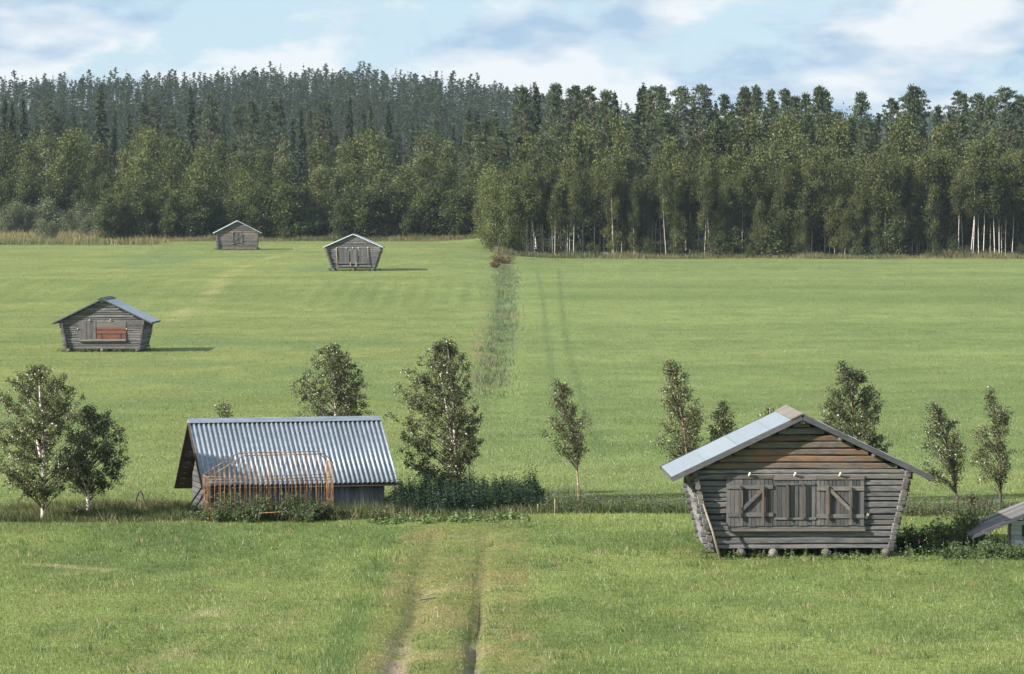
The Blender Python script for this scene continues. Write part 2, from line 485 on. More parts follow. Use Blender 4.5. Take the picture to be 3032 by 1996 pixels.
def cover(x, y):
    """base colour of the ground cover at x, y"""
    x = np.asarray(x, float); y = np.asarray(y, float)
    n1 = fnoise(x / 6.0, y / 9.0, 21); n2 = fnoise(x / 22.0, y / 12.0, 31); n3 = fnoise(x / 1.7, y / 2.6, 41)
    band = vnoise(x / 70.0, y / 9.0, 51)
    u = x / np.maximum(y, 40)
    c = lerp3(G((.142, .188, .060)), G((.212, .256, .084)), sstep(.25, .75, n1))
    far = lerp3(G((.166, .216, .080)), G((.214, .258, .098)), sstep(.25, .75, .7 * n2 + .3 * band))
    c = lerp3(c, far, sstep(118, 150, y))
    c = lerp3(c, c * G((1.06, 1.0, .95)), sstep(0, -.03, u) * sstep(140, 180, y))
    c = c * (0.80 + .40 * n3)[:, None]
    c = lerp3(c, c * G((.74, .80, .80)), .8 * sstep(.52, .72, fnoise(x / 3.2, y / 5.5, 43)) * (1 - sstep(118, 150, y)))
    # bluish-green patches at the left
    c = lerp3(c, G((.14, .20, .085)), .55 * sstep(.55, .75, fnoise(x / 14, y / 26, 61)) * sstep(-.01, -.05, u) * sstep(140, 200, y))
    # coarse weeds on the right bank
    c = lerp3(c, G((.13, .175, .06)), .55 * sstep(365, 385, y) * (1 - sstep(430, 450, y)) * sstep(.35, .7, n3) * sstep(0, .02, u))
    c = lerp3(c, G((.135, .180, .06)), .42 * sstep(368, 386, y) * (1 - sstep(415, 432, y)) * (.3 + .7 * sstep(.3, .7, vnoise(x / .95, y / 40, 71))) * sstep(0, -.02, u))
    for yy, s, a in ((292, 3.0, .4), (352, 3.5, .4), (246, 1.2, .3), (209, 1.5, .22), (318, 2, .2)):
        c = lerp3(c, G((.12, .18, .07)), a * gauss(y, yy + 5 * (vnoise(x / 15, y * 0, 77) - .5), s) * sstep(.3, .7, fnoise(x / 3, y / 3, 78)))
    # trodden track in front
    tr = sstep(-3.7, -3.1, x) * (1 - sstep(.1, .8, x)) * (1 - sstep(118, 122, y)) * sstep(66, 76, y)
    c = lerp3(c, G((.190, .192, .070)), .78 * tr * (.45 + .55 * sstep(.3, .7, n1)))
    c = lerp3(c, G((.26, .22, .10)), .70 * tr * sstep(.52, .7, fnoise(x / 1.3, y / 2.2, 91)))
    c = lerp3(c, G((.085, .145, .05)), .55 * gauss(x, -3.9, .45) * (1 - sstep(113, 119, y)) * sstep(.25, .6, fnoise(x / 2, y / 5, 92)))
    r = rut(x, y)
    c = lerp3(c, G((.26, .215, .16)), np.clip(1.5 * r * sstep(93, 80, y) * sstep(.30, .6, fnoise(x / .6, y / 1.6, 93)), 0, 1))
    c = lerp3(c, G((.19, .165, .08)), .75 * r * sstep(78, 92, y))
    # straw coloured streaks
    st = gauss(dist_poly(x, y, STRAW), 0, .9) * sstep(.3, .6, fnoise(x / 3, y / 7, 94))
    c = lerp3(c, G((.36, .33, .15)), .75 * st)
    for (px0, py0), (px1, py1), w, am in STREAKS:
        st = gauss(dist_poly(x, y, np.array([[px0, py0], [px1, py1]])), 0, w) * sstep(.30, .62, fnoise(x / .9, y / 1.2, 95))
        c = lerp3(c, G((.33, .30, .16)), am * st)
    # wheel marks in the far field
    wn_ = .6 + .4 * vnoise(x / 2, y / 6, 97)
    c = lerp3(c, G((.10, .15, .06)), .55 * np.maximum(gauss(dist_poly(x, y, TYRE1), 0, .28), gauss(dist_poly(x, y, TYRE2), 0, .28)) * wn_)
    # rough strip along the ditch
    dd = dist_poly(x, y, DITCH)
    dn = fnoise(x / 1.5, y / 4.0, 98)
    c = lerp3(c, G((.115, .165, .085)), .75 * (1 - sstep(.7, 1.6, dd)) * sstep(.2, .6, dn) * sstep(200, 280, y))
    c = lerp3(c, G((.17, .135, .08)), .55 * (1 - sstep(.6, 1.4, dd)) * sstep(.55, .75, fnoise(x / 1.2, y / 3.0, 99)))
    c = lerp3(c, G((.27, .215, .11)), .55 * gauss(x, -2.6 - .004 * (y - 300), .6) * sstep(170, 210, y) * (1 - sstep(330, 420, y)) * sstep(.4, .7, fnoise(x / 1.5, y / 8, 100)))
    # the strip of weeds and the wood
    wd_ = sstep(-.5, .4, y - edge_front(x)) * (1 - sstep(-1.5, .5, y - edge_back(x)))
    c = lerp3(c, G((.07, .085, .035)), .8 * wd_)
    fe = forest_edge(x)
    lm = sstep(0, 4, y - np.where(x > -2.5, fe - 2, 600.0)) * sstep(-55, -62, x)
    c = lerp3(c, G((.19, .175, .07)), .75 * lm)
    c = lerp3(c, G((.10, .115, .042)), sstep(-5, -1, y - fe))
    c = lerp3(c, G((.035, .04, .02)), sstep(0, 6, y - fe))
    return np.clip(c, .01, .6)
STREAKS = []
for a, b, w, am in [((30, 1672), (130, 1672), .25, .5), ((130, 1675), (370, 1694), .28, .85), ((380, 1697), (470, 1712), .25, .4), ((700, 1772), (560, 1850), .35, .75), ((640, 1812), (530, 1965), .4, .55),
                    ((560, 1900), (420, 1990), .35, .5), ((760, 1755), (690, 1800), .3, .5), ((900, 1790), (700, 1960), .25, .35), ((1580, 1990), (1640, 1930), .25, .4), ((1600, 1755), (1660, 1755), .2, .4),
                    ((1300, 1752), (1560, 1733), .35, .6), ((1210, 1595), (1330, 1590), .4, .5), ((1380, 1600), (1440, 1590), .5, .6)]:
    p = at_ground(*a); q = at_ground(*b)
    STREAKS.append(((p.x, p.y), (q.x, q.y), w, am))

# ------------------------------------------------------------------ ground sheet
def grade(parts):
    out = []
    for a, b, s in parts:
        out.append(np.arange(a, b, s))
    return np.concatenate(out)
gy = np.concatenate([grade([(-2000, -200, 150), (-200, 60, 20), (60, 76, 2), (76, 132, .42), (132, 200, 1.1), (200, 370, 2), (370, 445, 1.2), (445, 720, 4), (720, 1500, 14), (1500, 4000, 60), (4000, 9001, 500)])])
gx = grade([(0, 6, .17), (6, 22, .42), (22, 60, 1.2), (60, 140, 5), (140, 400, 20), (400, 1200, 80), (1200, 5001, 380)])
gx = np.concatenate([-gx[:0:-1], gx])
X, Y = np.meshgrid(gx, gy)
Z = ground(X.ravel(), Y.ravel())
vv = np.stack([X.ravel(), Y.ravel(), Z], 1)
nx, ny = len(gx), len(gy)
i, j = np.meshgrid(np.arange(nx - 1), np.arange(ny - 1))
a0 = (j * nx + i).ravel()
fc = np.stack([a0, a0 + 1, a0 + nx + 1, a0 + nx], 1)
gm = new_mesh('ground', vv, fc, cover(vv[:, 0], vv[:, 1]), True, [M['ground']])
tag(obj('ground', gm), kind='structure')

# ------------------------------------------------------------------ log barns
FOOT = []        # footprints that stay free of grass: (x, y, rz, x0, x1, y0, y1)
def plank_panel(name, parent, x0, x1, z0, z1, y, n, seed, mat_='plank', label=None, th=.022):
    """upright boards side by side; returns the panel (a back board) with its planks as children"""
    R = random.Random(seed)
    p = MB().box(x0 + .01, x1 - .01, y + .002, y + .02, z0 + .01, z1 - .01).build(name, M['dark'], parent)
    if label: p['label'] = label
    w = (x1 - x0) / n
    for k in range(n):
        a = x0 + k * w; b = a + w - .008 - R.random() * .006
        dz0, dz1 = R.uniform(-.012, .012), R.uniform(-.008, .008)
        yy = y - R.uniform(0, .008)
        MB().box(a, b, yy - th, yy, z0 + dz0, z1 + dz1).build('plank', M[mat_], p)
    return p

def log_barn(label, loc, rz, P):
    B = thing('log_barn', label, 'barn', loc, rz, 'log hay barns on the meadow')
    seed = P['seed']; R = random.Random(seed)
    W0, W1, zb, ze, zr, L = P['W0'], P['W1'], P['zb'], P['ze'], P['zr'], P['L']
    nr = P['rows']; lean = P.get('lean', .05); rd = .085
    E = P.get('ext', .2)
    # row boundaries
    hs = [R.uniform(.72, 1.3) for _ in range(nr)]; k = (ze - zb) / sum(hs)
    zz = [zb]
    for h in hs: zz.append(zz[-1] + h * k)
    Wz = lambda z: W0 + (W1 - W0) * (z - zb) / (ze - zb)
    Yf = lambda z: -lean * (z - zb)
    g_rows = P.get('tan_rows', ())
    for i in range(nr):
        zc = (zz[i] + zz[i + 1]) / 2; rv = (zz[i + 1] - zz[i]) / 2 * .95
        w = Wz(zc)
        for back in (0, 1):
            y = Yf(zc) if not back else L - Yf(zc)
            a, b = -w - E * R.uniform(.75, 1.2), w + E * R.uniform(.75, 1.2)
            mm = 'log_tan' if (i in g_rows and not back) else 'log'
            MB().log((a, y, zc), (b, y, zc), rv, rd, seed * 991 + i * 7 + back, 0, 1, 5).build('log', [M[mm], M['end']], B)
    hs2 = k * sum(hs) / nr
    for sgn in (-1, 1):
        for i in range(nr + 1):
            zc = zz[i] if 0 < i < nr else (zz[0] + hs2 * .1 if i == 0 else zz[-1])
            rv = hs2 / 2 * R.uniform(.86, 1.12)
            x = sgn * Wz(zc)
            e = R.uniform(.24, .36)
            MB().log((x, Yf(zc) - e, zc), (x, L - Yf(zc) + e, zc), rv, rd * .9, seed * 77 + i * 3 + sgn, 0, 1, 4).build('log', [M['log_side'], M['end']], B)
    # gables
    W2 = P['roof_half']; zre = P['roof_eave_z']; slope = (zr - zre) / W2
    ng = P['gable_rows']; gh = (zr - .16 - ze) / ng
    gcol = P.get('gable_cols', ['log'] * ng)
    for i in range(ng):
        z0 = ze + i * gh; zc = z0 + gh / 2; rv = gh / 2 * .95
        w = max(.18, (zr - .13 - zc) / slope - .04)
        w = min(w, W1 + .05)
        for back in (0, 1):
            y = Yf(zc) if not back else L - Yf(zc)
            MB().log((-w, y, zc), (w, y, zc), rv, rd * .95, seed * 53 + i * 5 + back, 0, 1, 4).build('log', [M[gcol[i] if not back else 'log'], M['end']], B)
    # inner lining added to block light and keep the chinks dark
    li = MB(); a_, b_ = W0 - .06, W1 - .06; ya, yb2 = .10, L - .10
    zt_ = ze; ww = (zr - .22 - zt_) / slope
    li.poly([(-a_, ya, zb + .06), (a_, ya, zb + .06), (b_, ya - lean * (ze - zb), zt_), (0, ya - lean * (zr - zb), zr - .09), (-b_, ya - lean * (ze - zb), zt_),
             (-a_, yb2, zb + .06), (a_, yb2, zb + .06), (b_, yb2 + lean * (ze - zb), zt_), (0, yb2 + lean * (zr - zb), zr - .09), (-b_, yb2 + lean * (ze - zb), zt_)],
            [(0, 1, 2, 3, 4), (9, 8, 7, 6, 5), (0, 5, 6, 1), (1, 6, 7, 2), (4, 9, 5, 0)]).build('chink_blocker', M['dark'], B)
    MB().box(-W0, W0, .1, L - .1, zb + .05, zb + .12).build('floor', M['dark'], B)
    for x in P['bearers']:
        MB().tube([(x, -.30 - R.random() * .1, P.get('bz', zb / 2)), (x, L / 2, P.get('bz', zb / 2)), (x, L + .3, P.get('bz', zb / 2))], [P.get('br', .125), .125, .125], 10, 0).build('foundation_log', [M['pale_x']], B, True)
    # roof
    of = P['over_f'] + lean * (ze - zb); ob = P.get('over_b', .4) + lean * (ze - zb)
    yf, yb = -of, L + ob
    Ls = math.hypot(W2, zr - zre)
    for sgn in (-1, 1):
        ns = P.get('sheets', 4)
        for q in range(ns):
            t0, t1 = q / ns, (q + 1) / ns + (.012 if q < ns - 1 else 0)
            lift = .012 * (ns - q) if ns > 1 else .01
            xa, za = sgn * W2 * t0, zr - (zr - zre) * t0 + lift * .5 + .02
            xb_, zb_ = sgn * W2 * t1, zr - (zr - zre) * t1 + lift * .2 + .02
            mb = MB(); nseg = 26; vs = []; fs = []
            for s_ in range(nseg + 1):
                y = yf + (yb - yf) * s_ / nseg
                dz = .012 * (s_ % 2)
                vs += [(xa, y, za + dz), (xb_, y, zb_ + dz), (xa, y, za + dz - .022), (xb_, y, zb_ + dz - .022)]
            for s_ in range(nseg):
                o = s_ * 4
                fs += [(o, o + 4, o + 5, o + 1), (o + 2, o + 3, o + 7, o + 6), (o + 1, o + 5, o + 7, o + 3), (o, o + 2, o + 6, o + 4)]
            fs += [(0, 1, 3, 2), (nseg * 4, nseg * 4 + 2, nseg * 4 + 3, nseg * 4 + 1)]
            mb.poly(vs, fs).build('roof_sheet', M[P.get('sheet_mat', 'zinc')], B)
            if 0 < q:
                MB().bar((xa - sgn * .02, yf + .005, za + .030), (xa - sgn * .02, yb - .005, za + .030), .012, .008, (sgn * (zr - zre) / W2, 0, 1)).build('sheet_seam', M['zinc_dull'], B)
        # boards under the sheets
        mb = MB().poly([(0, yf + .02, zr - .02), (sgn * W2 * .985, yf + .02, zre - .012), (sgn * W2 * .985, yb - .02, zre - .012), (0, yb - .02, zr - .02),
                        (0, yf + .02, zr - .065), (sgn * W2 * .985, yf + .02, zre - .055), (sgn * W2 * .985, yb - .02, zre - .055), (0, yb - .02, zr - .065)],
                       [(0, 1, 2, 3), (7, 6, 5, 4), (0, 4, 5, 1), (1, 5, 6, 2), (2, 6, 7, 3), (3, 7, 4, 0)])
        mb.build('roof_boarding', M['dark'], B)
        for y, nm in ((yf - .012, 'verge_board'), (yb + .012, 'verge_board')):
            MB().bar((sgn * .02, y, zr - .045), (sgn * (W2 + .02), y, zre - .045), .03, P.get('verge_h', .13), (0, 0, 1)).build(nm, M[P.get('verge_mat', 'verge')], B)
        MB().bar((sgn * (W2 - .03), yf + .01, zre - .065), (sgn * (W2 - .03), yb - .01, zre - .065), .04, .09, (0, 0, 1)).build('eave_board', M['dark'], B)
        for fr in P.get('purlins', (.36, .68)):
            x = sgn * W2 * fr; z = zr - (zr - zre) * fr - .065 - .075
            MB().tube([(x, yf + .10, z), (x, L / 2, z), (x, yb - .1, z)], .075, 8, 0).build('purlin', [M['end']], B, True)
    MB().bar((0, yf + .02, zr - .16), (0, yb - .05, zr - .16), .13, .13).build('ridge_beam', M['log_side'], B)
    if P.get('cap', True):
        cw = P.get('cap_w', .34)
        for sgn in (-1, 1):
            dz = (zr - zre) / W2
            MB().bar((sgn * cw * .5, yf - .05, zr - dz * cw * .5 + .065), (sgn * cw * .5, yb + .03, zr - dz * cw * .5 + .065), cw * 1.05, .03, (sgn * dz, 0, 1)).build('ridge_board', M[P.get('cap_mat', 'pale_x')], B)
    c, s = math.cos(rz), math.sin(rz)
    FOOT.append((loc[0], loc[1], rz, -W0 - .02, W0 + .02, .0, L))
    return B, (lambda z: Yf(z) - rd)

def peg(B, x, z, y, big=1.0):
    MB().tube([(x - .02 * big, y + .06, z - .07 * big), (x, y - .10, z), (x + .015 * big, y - .13, z + .06 * big)], [.03 * big, .04 * big, .03 * big], 7).build('peg', M['peg'], B, True)

# barn beside the weeds: the big one
bp = at_ground(2369.6, 1649)
S1 = F / bp.y / .378
bx = lambda zx: (zx - 1242) / S1
bz = lambda zy: (1320 - zy) / S1
B1, yf1 = log_barn('large weathered log hay barn with three plank hatches and a pale grey sheet roof', bp, math.radians(1.5), dict(
    seed=1, W0=2.62, W1=3.14, zb=bz(1258), ze=bz(632), zr=bz(205), L=3.7, rows=14, roof_half=3.80, roof_eave_z=bz(690), gable_rows=7,
    gable_cols=['log_tan', 'log_brown', 'log_brown', 'log_tan', 'log_brown', 'log', 'log'], tan_rows=(), bearers=(-1.75, bx(1025), bx(1440), bx(1912)), bz=.13, over_f=.45, over_b=.35,
    sheets=4, sheet_mat='zinc', verge_h=.15, lean=.05, ext=.17, purlins=(.30, .56), cap_mat='pale_x', cap_w=.36))
def hatch(B, yf, X, Z, panel, n, battens, posts, brace=None, header=None, seed=0, label=None):
    x0, x1, y0, y1 = panel
    ys = yf((Z(y0) + Z(y1)) / 2) - .035
    p = plank_panel('hatch', B, X(x0), X(x1), Z(y1), Z(y0), ys, n, seed, 'plank', label)
    if header:
        MB().box(X(header[0]), X(header[1]), ys - .055, ys + .03, Z(header[3]), Z(header[2])).build('header_board', M['pale_x'] if header[4:] else M['batten'], p)
    for a, b, c, d in battens:
        MB().box(X(a), X(b), ys - .062, ys - .024, Z(d), Z(c)).build('batten', M['batten'], p)
    for xc, c, d, tilt in posts:
        q = MB().bar((X(xc), ys - .10, Z(d)), (X(xc) + tilt, ys - .10, Z(c)), .055, .055, (0, 1, 0)).build('lock_bar', M['rustpost'], p)
    if brace:
        (a, b), (c, d) = brace
        MB().bar((X(a), ys - .078, Z(b)), (X(c), ys - .078, Z(d)), .10, .03, (0, 1, 0)).build('brace', M['batten'], p)
    return p
h1 = hatch(B1, yf1, bx, bz, (655, 1020, 690, 1075), 11, [(657, 1020, 752, 782), (665, 1022, 968, 1000)], [(763, 755, 1018, 0), (941, 757, 1020, .0)], ((772, 950), (940, 785)), (653, 1022, 675, 702, 1), 3)
h2 = hatch(B1, yf1, bx, bz, (1024, 1358, 705, 1070), 10, [(1040, 1350, 738, 754), (1030, 1358, 1008, 1024)], [(1130, 742, 1015, 0), (1256, 742, 1015, 0)], None, (1024, 1360, 685, 712, 1), 4)
for zx in (1205, 1290):
    MB().box(bx(zx) - .05, bx(zx) + .05, yf1(1.2) - .10, yf1(1.2) - .066, bz(1006), bz(756)).build('cover_board', M['plank'], h2)
h3 = hatch(B1, yf1, bx, bz, (1362, 1738, 705, 1072), 12, [(1366, 1735, 765, 797), (1364, 1737, 982, 1013)], [(1447, 755, 1020, 0), (1630, 768, 1025, 0)], ((1466, 790), (1625, 945)), (1362, 1738, 685, 710, 1), 5)
ysl = yf1(.7) - .05
MB().box(bx(668), bx(1745), ysl - .02, ysl + .05, bz(1093), bz(1066)).build('sill_board', M['batten'], B1)
MB().box(bx(670), bx(1746), ysl - .07, ysl + .04, bz(1116), bz(1095)).build('sill_board', M['pale_x'], B1)
for zx in (835, 1192, 1546): peg(B1, bx(zx), bz(668), yf1(2.4) - .02, 1.0)
MB().bar((bx(1750), yf1(1.2) - .04, bz(1018)), (bx(1772), yf1(1.2) - .04, bz(978)), .07, .03, (0, 1, 0)).build('latch', M['pale'], B1)
# board nailed up the left corner
for sgn, s_ in ((-1, 1),):
    MB().bar((-2.70, .55, .45), (-3.13, .62, bz(700)), .03, .10, (0, 1, 0)).build('corner_board', M['batten'], B1)
# pole leaning against the front
lp0 = B1.matrix_basis @ Vector((bx(598), -.75, .02)); lp1 = B1.matrix_basis @ Vector((bx(468), -.42, bz(895)))
g0 = gz(lp0.x, lp0.y)
MB().tube([(lp0.x, lp0.y, g0 - .02), ((lp0.x + lp1.x) / 2 + .02, (lp0.y + lp1.y) / 2, (g0 + lp1.z) / 2 + .02), tuple(lp1)], [.045, .035, .028], 8).build('leaning_pole', M['pale'], None, True)
tag(bpy.data.objects['leaning_pole'], 'pale barked pole leaning against the corner of the large log barn', 'pole')

# barn out on the left of the meadow
bp = at_ground(305, 1042)
S2 = F / bp.y / .2521
bx = lambda zx: (zx - 812) / S2
bz = lambda zy: (800 - zy) / S2
B2, yf2 = log_barn('grey log barn with one open plank hatch over faded red boards, alone on the meadow', bp, math.radians(-1.0), dict(
    seed=2, W0=2.66, W1=3.02, zb=bz(768), ze=bz(425), zr=bz(172), L=4.6, rows=13, roof_half=3.62, roof_eave_z=bz(455), gable_rows=8,
    gable_cols=['log'] * 8, bearers=(bx(412), bx(805), bx(1218)), bz=.12, br=.13, over_f=.42, over_b=.45, sheets=1, sheet_mat='zinc_dull', verge_h=.10, lean=.07, cap_mat='verge', purlins=(.33, .62)))
hatch(B2, yf2, bx, bz, (528, 735, 432, 650), 6, [], [], None, None, 13)
MB().box(bx(595), bx(622), yf2(1.6) - .075, yf2(1.6) - .045, bz(648), bz(436)).build('patch_plank', M['pale_x'], B2)
ysl = yf2(1.5) - .03
for k in range(4):
    a, b = 432 + k * 18.5, 432 + (k + 1) * 18.5
    MB().box(bx(740), bx(1088), ysl - .02 - .004 * (k % 2), ysl + .03, bz(b - 1.5), bz(a)).build('board', M['batten'], B2)
for k in range(6):
    a, b = 506 + k * 24.5, 506 + (k + 1) * 24.5
    MB().box(bx(742), bx(1086), ysl - .025 - .005 * (k % 2), ysl + .03, bz(b - 1.5), bz(a)).build('board', M['redboard'], B2)
MB().log((bx(530), yf2(.8) - .10, bz(666)), (bx(1086), yf2(.8) - .10, bz(663)), .085, .07, 71, 0, 0, 5).build('sill_beam', M['pale_x'], B2)
for x, z in ((660, 428), (906, 426), (520, 530), (1097, 531)): peg(B2, bx(x), bz(z), yf2(1.8) - .02, 1.0)
for pts in ([(795, 590), (797, 640), (815, 668), (850, 678)], [(1028, 582), (1020, 600), (1024, 640)]):
    MB().tube([(bx(x), ysl - .06, bz(z)) for x, z in pts], .014, 5).build('iron_hook', M['iron'], B2)

# barn near the wood, middle
bp = at_ground(1046, 802)
S3 = F / bp.y / .2521
bx = lambda zx: (zx - 1770) / S3
bz = lambda zy: (682 - zy) / S3
B3, yf3 = log_barn('strongly flared grey log barn with pale posts beside its plank doors, near the wood', bp, math.radians(-.5), dict(
    seed=3, W0=240 / S3, W1=325 / S3, zb=bz(655), ze=bz(398), zr=bz(248), L=4.6, rows=12, roof_half=350 / S3, roof_eave_z=bz(403), gable_rows=7,
    bearers=(bx(1540), bx(1775), bx(2000)), bz=.14, br=.15, over_f=.40, over_b=.4, sheets=1, sheet_mat='zinc', verge_h=.10, verge_mat='whitewall', lean=.06, cap_w=.3, cap_mat='verge'))
hatch(B3, yf3, bx, bz, (1600, 1722, 420, 590), 7, [], [], None, None, 23)
hatch(B3, yf3, bx, bz, (1748, 1822, 420, 588), 4, [], [], None, None, 24)
hatch(B3, yf3, bx, bz, (1848, 1938, 420, 590), 5, [], [], None, None, 25)
ysl = yf3(1.6)
for xa, xb_, za, zb_ in ((1572, 1582, 618, 415), (1943, 1950, 618, 412)):
    MB().tube([(bx(xb_ if xa > 1900 else xa + 8), ysl - .12, bz(za)), (bx(xa), ysl - .12, bz(zb_))], .055, 7).build('door_post', M['pale'], B3, True)
for x in (1736, 1804): MB().box(bx(x) - .05, bx(x) + .05, ysl - .13, ysl - .03, bz(620), bz(576)).build('prop', M['pale'], B3)
for z in (592, 632): MB().log((bx(1572), ysl - .06, bz(z)), (bx(1995 if z > 600 else 1940), ysl - .06, bz(z)), .05, .06, 80 + z, 0, 0, 4).build('sill_beam', M['batten'], B3)
for x, z in ((1575, 414), (1690, 415), (1765, 414), (1831, 413), (1945, 408)): peg(B3, bx(x), bz(z), ysl - .02, 1.5)

# barn furthest back
bp = at_ground(703, 740)
S4 = F / bp.y / .2521
bx = lambda zx: (zx - 412) / S4
bz = lambda zy: (436 - zy) / S4
B4, yf4 = log_barn('brownish log barn with a single braced door, furthest back against the wood', bp, math.radians(5), dict(
    seed=4, W0=225 / S4, W1=240 / S4, zb=bz(428), ze=bz(232), zr=bz(92), L=4.4, rows=11, roof_half=284 / S4, roof_eave_z=bz(238), gable_rows=6, tan_rows=(0, 3, 4, 8, 9),
    gable_cols=['log_tan', 'log_tan', 'log', 'log', 'log', 'log'], bearers=(bx(200), bx(420), bx(625)), bz=.06, br=.1, over_f=.42, over_b=.4, sheets=1, sheet_mat='zinc', verge_h=.10, verge_mat='whitewall', lean=.03, cap=False))
hatch(B4, yf4, bx, bz, (372, 475, 243, 356), 6, [], [], ((376, 330), (470, 262)), None, 33)
ysl = yf4(1.8)
MB().tube([(bx(355), ysl - .10, bz(360)), (bx(357), ysl - .10, bz(230))], .06, 7).build('door_post', M['rustpost'], B4, True)
for z in (230, 360): MB().box(bx(340), bx(372), ysl - .16, ysl - .02, bz(z + 5), bz(z - 4)).build('cap_block', M['pale'], B4)
MB().box(bx(478), bx(622), ysl - .03, ysl + .05, bz(250), bz(238)).build('board', M['pale_x'], B4)

# ------------------------------------------------------------------ shed with corrugated roof
sp = at_ground(1137, 1512)        # right front corner of the wall
SH = math.radians(15)
S = thing('corrugated_roof_shed', 'low plank shed under a steep corrugated metal roof, behind the rusty cage', 'shed', sp, SH)
FOOT.append((sp.x, sp.y, SH, -6.1, .05, -.05, 4.3))
LX0, LX1 = -6.28, .40           # roof from left to right, x runs along the ridge
EY, EZ = -.36, .98              # front eave
RY, RZ = 2.30, 3.02             # ridge
BY, BZ = 5.05, .62              # back eave
def corrugated(x0, x1, p0, p1, name, nw, lift=0.0, skew=.0):
    nseg = nw * 8
    d = Vector((0, p1[0] - p0[0], p1[1] - p0[1])); n = Vector((0, -d.z, d.y)).normalized()
    if n.z < 0: n = -n
    vs = []; fs = []
    for s_ in range(nseg + 1):
        tt = s_ / nseg; x = x0 + (x1 - x0) * tt
        h = .036 * math.cos(2 * math.pi * nw * tt) + lift
        for (yy, zz_) in (p0, p1):
            q = Vector((x, yy, zz_)) + n * h
            vs.append(q)
        for (yy, zz_) in (p0, p1):
            vs.append(Vector((x, yy, zz_)) + n * (h - .006))
    for s_ in range(nseg):
        o = s_ * 4
        fs += [(o, o + 1, o + 5, o + 4), (o + 2, o + 6, o + 7, o + 3), (o + 1, o + 3, o + 7, o + 5), (o, o + 4, o + 6, o + 2)]
    fs += [(0, 2, 3, 1), (nseg * 4, nseg * 4 + 1, nseg * 4 + 3, nseg * 4 + 2)]
    return MB().poly(vs, fs).build(name, M['zinc_shed'], S, True)
nsh = 8
for k in range(nsh):
    a = LX0 + (LX1 - LX0) * k / nsh; b = LX0 + (LX1 - LX0) * (k + 1) / nsh
    corrugated(a, b + .002, (EY - random.uniform(0, .03), EZ), (RY, RZ), 'roof_sheet', 5, .004 * (k % 2))
    corrugated(a, b + .002, (BY, BZ), (RY, RZ), 'roof_sheet', 5, .004 * (k % 2))
MB().poly([(LX0 - .02, RY - .20, RZ - .085), (LX0 - .02, RY, RZ + .065), (LX0 - .02, RY + .2, RZ - .085), (LX1 + .02, RY - .20, RZ - .085), (LX1 + .02, RY, RZ + .065), (LX1 + .02, RY + .2, RZ - .085)],
          [(0, 3, 4, 1), (1, 4, 5, 2), (0, 1, 2), (3, 5, 4)]).build('ridge_cap', M['zinc_shed'], S)
for y0, z0 in ((EY, EZ), (BY, BZ)):
    for x in (LX0 + .03, LX1 - .03):
        MB().bar((x, y0 + (.03 if y0 < 0 else -.03), z0 - .10), (x, RY, RZ - .11), .05, .13, (1, 0, 0)).build('barge_board', M['browndark'], S)
    for fr in (.04, .3, .55, .8):
        y = y0 + (RY - y0) * fr; z = z0 + (RZ - z0) * fr - .075
        MB().bar((LX0 + .06, y, z), (LX1 - .06, y, z), .06, .06).build('batten', M['dark'], S)
for y0, z0, sg in ((EY, EZ, 1), (BY, BZ, -1)):      # boarding under the sheets
    nbd = 12
    for k in range(nbd):
        f0, f1 = (k + .05) / nbd, (k + .93) / nbd
        pa = (y0 + (RY - y0) * f0, z0 + (RZ - z0) * f0 - .125); pb = (y0 + (RY - y0) * f1, z0 + (RZ - z0) * f1 - .125)
        MB().bar((LX0 + .09, (pa[0] + pb[0]) / 2, (pa[1] + pb[1]) / 2), (LX1 - .09, (pa[0] + pb[0]) / 2, (pa[1] + pb[1]) / 2), math.hypot(pb[0] - pa[0], pb[1] - pa[1]), .02, (0, -(RZ - z0) / (RY - y0), 1)).build('roof_board', M['browndark'], S)
# walls: upright planks front and back, lying boards in the gables
for k in range(34):
    a = -5.78 + k * .17
    MB().box(a, a + .158, -.012 - random.uniform(0, .012), .02, -.15, 1.19).build('plank', M['shedplank'], S)
    MB().box(a, a + .158, 4.2, 4.232, -.15, 1.25).build('plank', M['shedplank'], S)
for x, xs in ((-5.80, -1), (.0, 1)):
    nb = 16
    for k in range(nb):
        z0 = -.1 + k * .19; zc = z0 + .09
        y0 = max(.0, RY - (RZ - .18 - zc) / ((RZ - EZ) / (RY - EY))) if zc > 1 else .0
        y1 = min(4.2, RY + (RZ - .18 - zc) / ((RZ - BZ) / (BY - RY))) if zc > 1 else 4.2
        if y1 - y0 < .15: continue
        MB().box(x - .014, x + .014, y0, y1, z0, z0 + .165).build('board', M['shedplank' if xs > 0 else 'plank'], S)
for xa, ya, xb_, yb_, h in ((-6.45, .35, -5.98, .2, 1.0), (-6.6, .75, -6.0, .6, .85)):
    pass
for k, (dx, dy) in enumerate(((-6.55, .30), (-6.42, .62), (-6.66, .9))):
    q = S.matrix_basis @ Vector((dx, dy, 0)); e = S.matrix_basis @ Vector((-5.90, dy - .05, .95 + .08 * k))
    g0 = gz(q.x, q.y)
    o = MB().bar((q.x, q.y, g0 - .02), tuple(e), .16, .025, (1, 0, .5)).build('leaning_plank', M['whitewall' if k == 1 else 'batten'], None)
    tag(o, ('grey plank propped against the shed gable, next to the rusty cage', 'pale painted plank propped between two grey ones at the shed gable', 'grey plank propped against the shed gable, furthest from the cage')[k], 'plank', 'planks propped against the shed')

